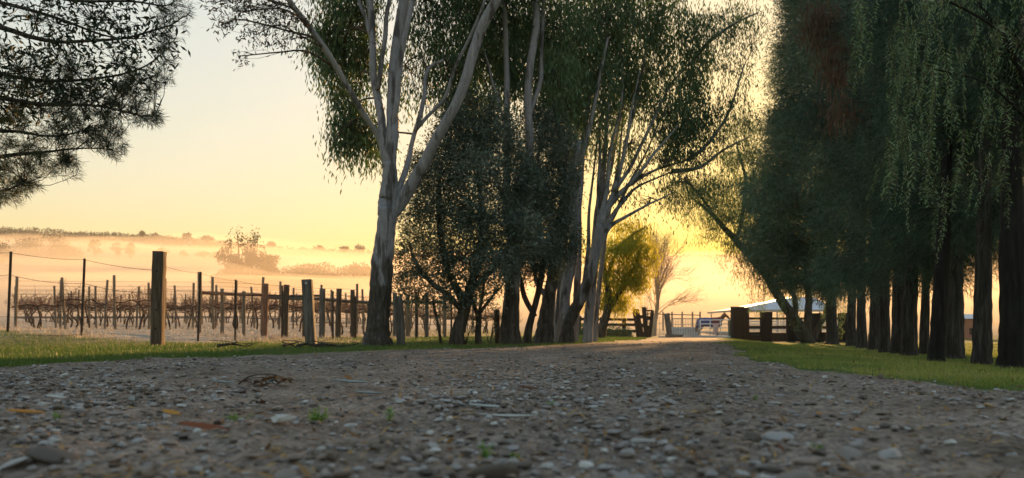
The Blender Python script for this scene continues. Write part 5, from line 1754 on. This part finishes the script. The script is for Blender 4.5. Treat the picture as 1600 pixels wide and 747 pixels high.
rug(-1.0, .16, 'rug_body', M['rug_blue'], .36, .02)
rug(.10, .80, 'rug_shoulder', M['rug_red'], .42, .035)
he.rotation_euler = (0, 0, R(-12))
he.scale = (1.04, 1.04, 1.0)

# ------------------------------------------------------------------ open shed with a corrugated roof
sb = on(1240, 74.0)
se = tag(empty('open_shed', sb), 'low open shed with a pale blue corrugated roof behind the black fence', 'shed')
x0, x1 = (1139 - 800) / F * 74, (1292 - 800) / F * 74
y0, y1 = 72.0, 82.0
ez = H + (HOR - 484) / F * 72
rz_ = H + (HOR - 464.5) / F * 78
xm = (1240 - 800) / F * 77
# hipped, corrugated sheets: each sheet a strip from eave to ridge
ns = 22
for k in range(ns):
    fa, fb = k / ns, (k + 1) / ns
    V, n = [], 9
    for i in range(n):
        f = fa + (fb - fa) * i / (n - 1)
        x = x0 + (x1 - x0) * f
        zc = .018 * math.cos(i * math.pi)
        ridge_f = min(1.0, max(0.0, (x - x0) / (xm - x0)))
        V.append((x, y0, ez + zc))
        V.append((x, y0 + 5.2 * ridge_f + .02, ez + (rz_ - ez) * ridge_f + zc))
    q = [[2 * i, 2 * i + 2, 2 * i + 3, 2 * i + 1] for i in range(n - 1)]
    MB().add(V, q).build('roof_sheet', M['roof'], se, sb)
V = [(x0, y0, ez), (xm, y0 + 5.22, rz_), (x1, y0 + 5.22, rz_), (x1, y1 + .5, ez), (x0, y1 + .5, ez)]
MB().add(V, [[1, 2, 3, 4]], [[0, 1, 4]]).build('roof_back', M['roof'], se, sb)
MB().box(((x0 + x1) / 2, y0 - .04, ez - .09), (x1 - x0, .05, .2)).build('fascia', M['fascia'], se, sb)
MB().box((x0 - .03, (y0 + y1) / 2, ez - .08), (.05, y1 - y0, .18)).build('fascia', M['fascia'], se, sb)
for px_ in (x0 + .3, x0 + 4, x0 + 8, x1 - .4):
    for yy_ in (y0 + .15, y1 - .3):
        gz = thz(px_, yy_)
        m_ = MB()
        m_.tube([(px_, yy_, gz - .1), (px_, yy_, (gz + ez) / 2), (px_, yy_, ez - .05)], .06, 8)
        m_.build('post', M['galv'], se, sb, True)
# pale yard panels in front of the shed
for k in range(6):
    xa = (1168 + k * 26 - 800) / F * 66
    xb = (1191 + k * 26 - 800) / F * 66
    g0 = thz((xa + xb) / 2, 66)
    e = tag(empty('yard_fence', ((xa + xb) / 2, 66, g0)), ORD[k] + ' pale stock-yard panel behind the black fence, counting from the gatepost', 'panel', 'pale yard panels behind the black fence')
    for j in range(5):
        MB().box((0, 0, .22 + j * .24), (xb - xa, .04, .14)).build('board', M['panel_white'], e)
    for s in (-1, 1):
        MB().box((s * (xb - xa) / 2, .045, .65), (.07, .05, 1.4)).build('upright', M['panel_white'], e)

# red-brick hut glimpsed between the she-oak trunks
b = on(1506, 60)
e = tag(empty('brick_hut', b), 'small red building with a dark window glimpsed between she-oak trunks', 'building')
MB().box((0, 0, .75), (2.0, 2, 1.6)).build('wall', M['brick_red'], e)
MB().box((.15, -1.02, .55), (.6, .06, .5)).build('window', M['dark_glass'], e)
MB().add([(-1.15, -1.15, 1.52), (1.15, -1.15, 1.52), (1.15, 1.15, 1.52), (-1.15, 1.15, 1.52), (-1.15, 0, 1.9), (1.15, 0, 1.9)], [[0, 1, 5, 4], [2, 3, 4, 5], [0, 3, 2, 1]], [[0, 4, 3], [1, 2, 5]]).build('roof', M['roof'], e)


# ------------------------------------------------------------------ far trees in the mist
rng = np.random.default_rng(77)


def far_tree(name, label, px, ytop, ybot, d, wpx, n, shape='round', group='trees standing in the mist', size=.5):
    x = (px - 800) / F * d
    g0 = thz(x, d)
    zt = H + (HOR - ytop) / F * d
    zb = H + (HOR - ybot) / F * d
    if shape in ('bush', 'clump', 'ragged'):
        zb = g0 + 1.0
    b = np.array([x, d, g0])
    e = tag(empty(name, b), label, 'tree', group)
    w = wpx / F * d / 2
    hgt = zt - zb
    tr = MB()
    tr.tube(spline([[0, 0, -.5], [w * .06, 0, (zb - g0) * .6 + .1], [0, 0, (zb + hgt * .5) - g0]], 8), np.linspace(.05 * hgt + .12, .12, 8), 7)
    lm = MB()
    L = Leaves()
    lobes = []
    k = {'round': 9, 'tall': 10, 'bush': 14, 'clump': 26, 'ragged': 46}[shape]
    for i in range(k):
        a = rng.uniform(0, 6.28)
        rr = rng.random() ** .5
        f = rng.random()
        if shape == 'round':
            c = np.array([math.cos(a) * rr * w * .65, math.sin(a) * rr * w * .65, zb - g0 + hgt * (.45 + .35 * f * (1 - .4 * rr))])
            s = np.array([w * .42, w * .42, hgt * .26])
        elif shape == 'bush':
            f = f ** .8
            c = np.array([math.cos(a) * rr * w * .8 * (1.1 - .6 * f), math.sin(a) * rr * w * .6, zb - g0 + hgt * (.06 + .80 * f)])
            s = np.array([w * .36, w * .36, hgt * .13]) * rng.uniform(.7, 1.2)
        elif shape == 'tall':
            c = np.array([math.cos(a) * rr * w * .5, math.sin(a) * rr * w * .5, zb - g0 + hgt * (.15 + .75 * f)])
            s = np.array([w * .4, w * .4, hgt * .16]) * (1.15 - .6 * f)
        else:
            xx = rng.uniform(-1, 1)
            env = (1 - abs(xx) ** 2.2) * (.8 + .2 * math.sin(xx * 9 + px))
            f = f ** 1.25
            c = np.array([xx * w * .9, rng.uniform(-.5, .5) * w, zb - g0 + hgt * env * f * .85])
            s = np.array([w * (.32 if shape == 'clump' else .22), w * .22, hgt * (.22 if shape == 'clump' else .17)])
        lobes.append(c)
        lm.tube(spline([[0, 0, max(.2, (zb - g0) * .5)], c * .5 + [0, 0, (zb - g0) * .3], c], 5), np.linspace(.12 + .01 * hgt, .04, 5), 4)
        m_ = n // k
        u = unit(rng.normal(size=(m_, 3))) * (rng.random((m_, 1)) ** .4) * s
        L.scatter(c + u, size, size * .5, .1, np.full(m_, np.clip(.4 + rng.normal(0, .2), 0, 1)))
    if shape == 'ragged':
        for i in range(16):     # thin bare tops
            xx = rng.uniform(-.8, .5)
            z0 = zb - g0 + hgt * .5
            z1 = zb - g0 + hgt * rng.uniform(.75, 1.15) * (1 - .5 * abs(xx + .1))
            lm.tube([[xx * w, 0, z0], [xx * w + rng.normal(0, .3), 0, (z0 + z1) / 2], [xx * w + rng.normal(0, .5), 0, z1]], [.14, .1, .05], 4)
            m_ = 40
            L.scatter(np.array([xx * w, 0, z1]) + rng.normal(size=(m_, 3)) * [.5, .5, .9], size * .8, size * .4, .1)
    tr.build('trunk', M['far_trunk'], e)
    lm.build('branches', M['far_trunk'], e)
    L.build('crown', M['far_leaf'], e, (0, 0, 0))
    return e


FT = [('thicket_tree', 'ragged clump of trees with bare tops rising from the mist', 385, 362, 424, 190, 100, 12000, 'ragged'),
      ('thicket_tree', 'low dim thicket fading into mist beyond the ragged clump', 475, 402, 446, 215, 130, 8000, 'clump'),
      ('thicket_tree', 'faint misty thicket just left of the big gum', 550, 404, 452, 225, 100, 6500, 'clump'),
      ('round_tree', 'small round tree beside the ragged clump', 430, 392, 424, 195, 22, 700, 'bush'),
      ('thicket_tree', 'dim wide grove in mist at the edge of the picture under the ridge', 62, 362, 396, 380, 110, 5000, 'clump'),
      ('thicket_tree', 'dim grove in mist next to the wide grove, topped by the thick dark post line', 100, 366, 400, 370, 50, 2400, 'clump'),
      ('round_tree', 'faint lone tree in mist between the two pickets', 148, 373, 398, 390, 24, 800, 'bush'),
      ('round_tree', 'faint pair-left tree in mist above the thick dark post', 183, 377, 402, 385, 24, 700, 'bush'),
      ('round_tree', 'faint broad tree in mist just beside the thick dark post', 203, 376, 402, 385, 28, 800, 'bush'),
      ('round_tree', 'pale tree in mist right above the thick dark post', 255, 386, 408, 400, 22, 600, 'bush'),
      ('round_tree', 'small narrow tree in mist past the thick dark post', 287, 392, 412, 400, 14, 500, 'bush'),
      ('round_tree', 'low tree in mist between narrow tree and ragged clump', 318, 393, 414, 400, 30, 700, 'bush'),
      ('round_tree', 'low tree in mist hard by the ragged clump', 338, 393, 416, 400, 24, 500, 'bush'),
      ('thicket_tree', 'dim trees in the mist at the very edge under the ridge', 5, 366, 398, 320, 30, 900, 'clump')]
for a in FT:
    far_tree(*a, size=.9 if a[5] > 240 else .75)

# trees on the skyline ridge that can be told apart
RT = [(292, 362, 14, 'rounded skyline tree standing proud of the ridge above the thick post line'), (320, 368, 26, 'low spreading skyline tree at the end of the long wood'), (424, 376, 16, 'lone round skyline tree beside the ragged clump top'), (472, 386, 16, 'small skyline tree past the lone round one'), (497, 382, 24, 'domed skyline tree midway to the big gum'), (535, 383, 22, 'spreading skyline tree nearer the big gum'), (560, 382, 26, 'skyline tree beside the big gum trunk'), (222, 360, 9, 'small knob-headed skyline tree above the misty pair'), (243, 362, 16, 'skyline tree above the thick dark post')]
for px, yt, w, lab in RT:
    d = 600
    x = (px - 800) / F * d
    yg = HOR - (thz(x, d) - H) * F / d
    far_tree('ridge_tree', lab, px, yt, max(yt + 10, min(yg, yt + 14)), d, w, 420, 'round', 'trees on the skyline ridge', 1.5)

# the wood along the ridge reads as one mass
L = Leaves()
n = 0
for px, d, low in [(p_, d_, l_) for d_, l_ in ((600, 0), (570, 5), (540, 10)) for p_ in np.arange(-60, 1700, 5.0)]:
    d = d + rng.normal(0, 6)
    px = px + rng.normal(0, 2)
    x = (px - 800) / F * d
    g0 = thz(x, d)
    want = np.interp(px, [0, 100, 200, 330, 345, 420, 570, 700, 1000, 1200, 1700], [352, 359, 366, 372, 384, 388, 389, 392, 398, 400, 396]) + 4 * float(fbm(np.array([px / 30.0]), np.array([low * 1.0]), 91)[0]) * 2 + low
    top = H + (HOR - want) / F * d
    hh = max(3.5, top - g0)
    m_ = 38
    u = unit(rng.normal(size=(m_, 3))) * (rng.random((m_, 1)) ** .4) * [4.5, 4, hh * .45]
    L.scatter(np.array([x, d, g0 + hh * .55]) + u, 1.7, 1.0, .1, np.full(m_, np.clip(.4 + rng.normal(0, .2), 0, 1)))
o = L.build('ridge_wood', M['far_leaf'], None, (0, 0, 0))
tag(o, 'dark band of woodland along the far ridge', 'woodland', kind='stuff')


# ------------------------------------------------------------------ litter on the road and verge
def fallen_leaf(px, py, lpx, wfrac, mat, an, label, tint, tilt=.15, name='fallen_leaf', curl=.2):
    d = F * H / (py - HOR)
    x = (px - 800) / F * d
    ln = lpx / F * d
    n = 9
    V, Tt = [], []
    for i in range(n):
        t = i / (n - 1)
        w = ln * wfrac * math.sin(math.pi * min(1, t * .96 + .03)) ** .8
        for s in (-1, 0, 1):
            V.append((ln * (t - .5), s * w / 2, curl * ln * (t - .5) ** 2 + abs(s) * w * .22))
            Tt.append(tint + .1 * math.sin(i * 1.7 + s))
    q = [[i * 3 + j, i * 3 + 3 + j, i * 3 + 4 + j, i * 3 + 1 + j] for i in range(n - 1) for j in (0, 1)]
    me = make_mesh('leaf', np.array(V), [q], True, {'tint': np.clip(Tt, 0, 1)})
    z = float(road_z(np.array([x]), np.array([d]))[0])
    o = add_obj(name, me, mat)
    md = o.modifiers.new('thick', 'SOLIDIFY')
    md.thickness = .0012
    o.location = (x, d, z + .012)
    o.rotation_euler = (tilt, tilt * .5, an)
    tag(o, label, 'leaf')
    return o


fallen_leaf(322, 678, 84, .22, M['rust_leaf'], .05, 'large blurred rust-red leaf near the camera', .3, .3)
fallen_leaf(268, 645, 34, .35, M['gold_fallen'], -.2, 'orange curled leaf beyond the rust-red leaf', .4, .35)
fallen_leaf(795, 655, 90, .16, M['grey_leaf'], .0, 'long pale grey leaf lying flat on the stones', .95, .04)
fallen_leaf(765, 641, 70, .2, M['grey_leaf'], -.08, 'pale curved leaf just beyond the long grey leaf', .6, .1)
fallen_leaf(548, 600, 60, .22, M['grey_leaf'], .1, 'blue-grey leaf among stones beyond the bright weed', .2, .15)
fallen_leaf(575, 620, 46, .25, M['grey_leaf'], -.1, 'small blue-grey leaf behind the bright weed', .15, .1)
fallen_leaf(826, 614, 34, .3, M['dead_leaf'], .2, 'dark curled leaf on the gravel mid road', .0, .3)
fallen_leaf(985, 636, 16, .6, M['rust_leaf'], 1.2, 'small upright red-brown leaf mid road', .6, 1.2)
fallen_leaf(88, 628, 30, .3, M['grey_leaf'], .4, 'pale yellowish leaf near the round grey stone', .8, .3)
fallen_leaf(40, 652, 60, .25, M['gold_fallen'], .1, 'dull orange leaf at the near edge by the round grey stone', .0, .15)
fallen_leaf(350, 604, 36, .3, M['grey_leaf'], .5, 'grey-green leaf lying against the dark leaf heap', .1, .2)
fallen_leaf(1280, 655, 18, .4, M['gold_fallen'], .6, 'tiny yellow leaf among grey stones', .3, .3)
fallen_leaf(1340, 683, 22, .4, M['gold_fallen'], .2, 'small orange leaf closer to the camera than the tiny yellow one', .1, .3)
fallen_leaf(545, 596, 22, .5, M['dead_leaf'], .9, 'brown leaf standing on edge beside blue-grey leaf', .4, .9)
fallen_leaf(1545, 642, 20, .5, M['dead_leaf'], .2, 'tan curled leaf near the grass edge', .9, .4)

# dark heap of leaves and bark
hb = P(405, 604, 3.35)
hb[2] = float(road_z(np.array([hb[0]]), np.array([hb[1]]))[0])
he = tag(empty('leaf_heap', hb), 'small heap of dark dead leaves and bark on the gravel', 'leaves')
for k in range(16):
    n = 7
    ln = rng.uniform(.05, .12)
    w = ln * rng.uniform(.2, .35)
    V, Tt = [], []
    for i in range(n):
        t = i / (n - 1)
        for s in (-1, 0, 1):
            V.append((ln * (t - .5), s * w / 2 * math.sin(math.pi * min(1, t * .94 + .04)), rng.uniform(.3, .5) * ln * (.25 - (t - .5) ** 2) + abs(s) * w * .2))
            Tt.append(rng.uniform(0, .35))
    q = [[i * 3 + j, i * 3 + 3 + j, i * 3 + 4 + j, i * 3 + 1 + j] for i in range(n - 1) for j in (0, 1)]
    o = add_obj('leaf', make_mesh('leaf', np.array(V), [q], True, {'tint': Tt}), M['dead_leaf'] if k % 4 else M['grey_leaf'], he)
    o.location = (rng.normal(0, .055), rng.normal(0, .03), rng.uniform(.0, .025))
    o.rotation_euler = (rng.normal(0, .5), rng.normal(0, .3), rng.uniform(0, 6.3))
mb = MB()
mb.tube(spline([[-.1, 0, .0], [-.03, -.02, .045], [.06, 0, .05], [.14, .01, .02]], 8), np.linspace(.004, .002, 8), 5)
mb.build('twig', M['bark'], he)


# weeds
def weed(px, py, hpx, n, label, spread):
    d = F * H / (py - HOR)
    x = (px - 800) / F * d
    z = float(road_z(np.array([x]), np.array([d]))[0])
    b = np.array([x, d, z])
    e = tag(empty('weed', b), label, 'weed', 'weeds in the gravel')
    L = Leaves()
    st = MB()
    h = hpx / F * d
    for k in range(n):
        a = rng.uniform(0, 6.28)
        tip = np.array([math.cos(a) * spread * h * rng.random(), math.sin(a) * spread * h * rng.random(), h * rng.uniform(.4, 1)])
        st.tube(spline([[0, 0, -.003], tip * .5 + [0, 0, h * .12], tip], 5), np.linspace(.0011, .0006, 5), 3, cap=False)
        m_ = 9
        t = rng.uniform(.25, 1, m_)[:, None]
        L.scatter(tip * t + rng.normal(0, .0025, (m_, 3)), h * .30, h * .10, .35, None, lead=np.tile(unit(tip + [0, 0, .005]), (m_, 1)))
    st.build('stems', M['weed'], e)
    L.build('leaves', M['weed'], e, (0, 0, 0))


weed(495, 657, 26, 16, 'bright green weed tuft in the gravel beyond the blurred stones', 1.0)
weed(375, 655, 14, 14, 'flat pale green weed between the orange leaf and bright tuft', 2.2)
weed(608, 655, 22, 5, 'thin grassy sprig right of the bright weed tuft', .5)
weed(862, 634, 12, 6, 'tiny weed in the road beyond the long grey leaf', .8)
weed(760, 712, 24, 8, 'blurred green weed close to the camera in the middle', 1.4)
weed(1180, 622, 8, 6, 'small green weed mid road towards the gate', 1.2)
weed(85, 662, 16, 6, 'blurred green sprig near the dull orange leaf', 1.0)
weed(805, 712, 18, 7, 'blurred green weed beside the close middle one', 1.2)
weed(1275, 700, 16, 6, 'blurred greenish weed at the near right of the road', 1.2)
# bushy seedlings by the sapling
for px, lab in ((728, 'scrawny seedling beside the olive trunk'), (765, 'scrawny seedling past the thin sapling')):
    b = on(px, 12.3)
    e = tag(empty('seedling', b), lab, 'plant')
    st = MB()
    L = Leaves()
    for k in range(7):
        tip = np.array([rng.normal(0, .12), rng.normal(0, .1), rng.uniform(.3, .6)])
        st.tube(spline([[0, 0, -.02], tip * .5 + rng.normal(0, .02, 3), tip], 6), np.linspace(.006, .002, 6), 4)
        t = rng.uniform(.3, 1, 8)[:, None]
        L.scatter(tip * t + rng.normal(0, .02, (8, 3)), .05, .02, .1)
    st.build('stems', M['bark'], e)
    L.build('leaves', M['olive_leaf'], e, (0, 0, 0))

# fallen branches on the verge
for pts, lab in (([(465, 543), (478, 540), (500, 541), (520, 544)], 'short fallen stick on the grass before the grey leaning post'),
                 ([(492, 541), (505, 546), (530, 545), (550, 546)], 'long fallen branch on the grass towards the big gum'),
                 ([(443, 546), (452, 543), (462, 544)], 'forked stick on the grass left of the long branch'),
                 ([(340, 541), (362, 540), (385, 542)], 'thin dark stick on the grass near the thick dark post')):
    c3 = []
    for i, (px, py) in enumerate(pts):
        d = 9.6 + .15 * i
        q_ = on(px, d)
        q_[2] += .035 + .02 * math.sin(i * 2)
        c3.append(q_)
    mb = MB()
    mb.tube(spline(c3, 14), np.linspace(.022, .008, 14), 7, .08)
    for k in range(4):
        s = c3[1 + k % (len(c3) - 1)]
        mb.tube(spline([s, s + [rng.normal(0, .08), rng.normal(0, .05), .03], s + [rng.normal(0, .18), rng.normal(0, .08), .05]], 6), np.linspace(.008, .003, 6), 5)
    o = mb.build('fallen_branch', M['bark'], None, c3[0], True)
    o.location = tuple(c3[0])
    tag(o, lab, 'branch')

# scattered leaf litter too small to count
n = 6000
d = 1.2 + 12 * rng.random(n) ** 1.5
x = (rng.uniform(0, 1600, n) - 800) / F * d
z = np.where(road_in(x, d) > 0, road_z(x, d), th(x, d) + .015) + .004
D = unit(np.c_[rng.normal(size=(n, 2)), rng.normal(0, .25, n)])
Wd = unit(np.cross(D, np.c_[rng.normal(0, .3, (n, 2)), np.ones(n)]))
L = Leaves()
L.V.append(blades(np.c_[x, d, z], D, Wd, rng.uniform(.010, .05, n), rng.uniform(.004, .013, n)))
L.T.append(np.repeat(rng.random(n), 4))
o = L.build('leaf_litter', M['dead_leaf'], None, (0, 0, 0))
tag(o, 'small dead leaves scattered over the gravel and verge', 'leaf litter', kind='stuff')


# ------------------------------------------------------------------ mist and haze
def vol_mat(name, dens, col, aniso):
    m, t, out = new_mat(name)
    v = N(t, 'ShaderNodeVolumePrincipled')
    v.inputs['Color'].default_value = (*col, 1)
    v.inputs['Density'].default_value = dens
    v.inputs['Anisotropy'].default_value = aniso
    t.links.new(v.outputs[0], out.inputs['Volume'])
    return m


def mist_bank(label, pxa, pxb, d0, d1, zlow, zhigh, dens, seed):
    """a flat closed bank with an uneven top, lying over the ground between d0 and d1"""
    nx, ny = 60, 30
    u_, v_ = np.meshgrid(np.linspace(0, 1, nx), np.linspace(0, 1, ny))
    d = d0 + (d1 - d0) * v_
    x = ((pxa + (pxb - pxa) * u_) - 800) / F * d
    edge = np.minimum.reduce([np.ones_like(u_), 6 * u_, 6 * (1 - u_), 5 * v_ + .02, 4 * (1 - v_) + .02])
    g = th(x, d)
    zt = g + zlow + (zhigh - zlow) * edge * (1 + .9 * fbm(x / 45.0, d / 60.0, seed)) + .02
    V = np.concatenate([np.c_[x.ravel(), d.ravel(), (g + zlow - .01).ravel()], np.c_[x.ravel(), d.ravel(), zt.ravel()]])
    o_ = nx * ny
    q = []
    for j in range(ny - 1):
        for i in range(nx - 1):
            a = j * nx + i
            q.append([a, a + nx, a + nx + 1, a + 1])
            q.append([o_ + a, o_ + a + 1, o_ + a + nx + 1, o_ + a + nx])
    for i in range(nx - 1):
        q.append([i, i + 1, o_ + i + 1, o_ + i])
        a = (ny - 1) * nx + i
        q.append([a + 1, a, o_ + a, o_ + a + 1])
    for j in range(ny - 1):
        a = j * nx
        q.append([a + nx, a, o_ + a, o_ + a + nx])
        a = j * nx + nx - 1
        q.append([a, a + nx, o_ + a + nx, o_ + a])
    o = add_obj('mist', make_mesh('mist', np.array(V), [q]), vol_mat('mist_%d' % seed, dens, (1, .86, .68), .35))  # golden sunlight tint put into the mist's own colour
    tag(o, label, 'mist', kind='stuff')
    return o


mist_bank('low golden mist lying beyond the vineyard', -300, 1900, 62, 230, -.3, 5.0, .008, 201)
mist_bank('mist bank on the slope below the ridge', -300, 1900, 245, 520, -.3, 11.0, .0036, 202)

for k_, (pa, pb, da, db, zl_, zh_, dn_) in enumerate(((-300, 1900, 70, 225, 4.6, 9.5, .0026), (-200, 420, 150, 180, 5, 7.5, .008), (-250, 260, 260, 310, 8, 11, .005), (420, 800, 240, 290, 5, 9, .006), (850, 1400, 130, 170, 4, 7, .008))):
    mist_bank(ORD[k_] + ' drifting wisp of mist, counting up the field', pa, pb, da, db, zl_, zh_, dn_, 210 + k_)

hz = MB()
hz.box((0, 460, 45), (2640, 1090, 132))
o = hz.build('haze', vol_mat('haze', .00022, (1, .98, .95), .35))
tag(o, 'thin morning haze in the air', 'haze', kind='stuff')
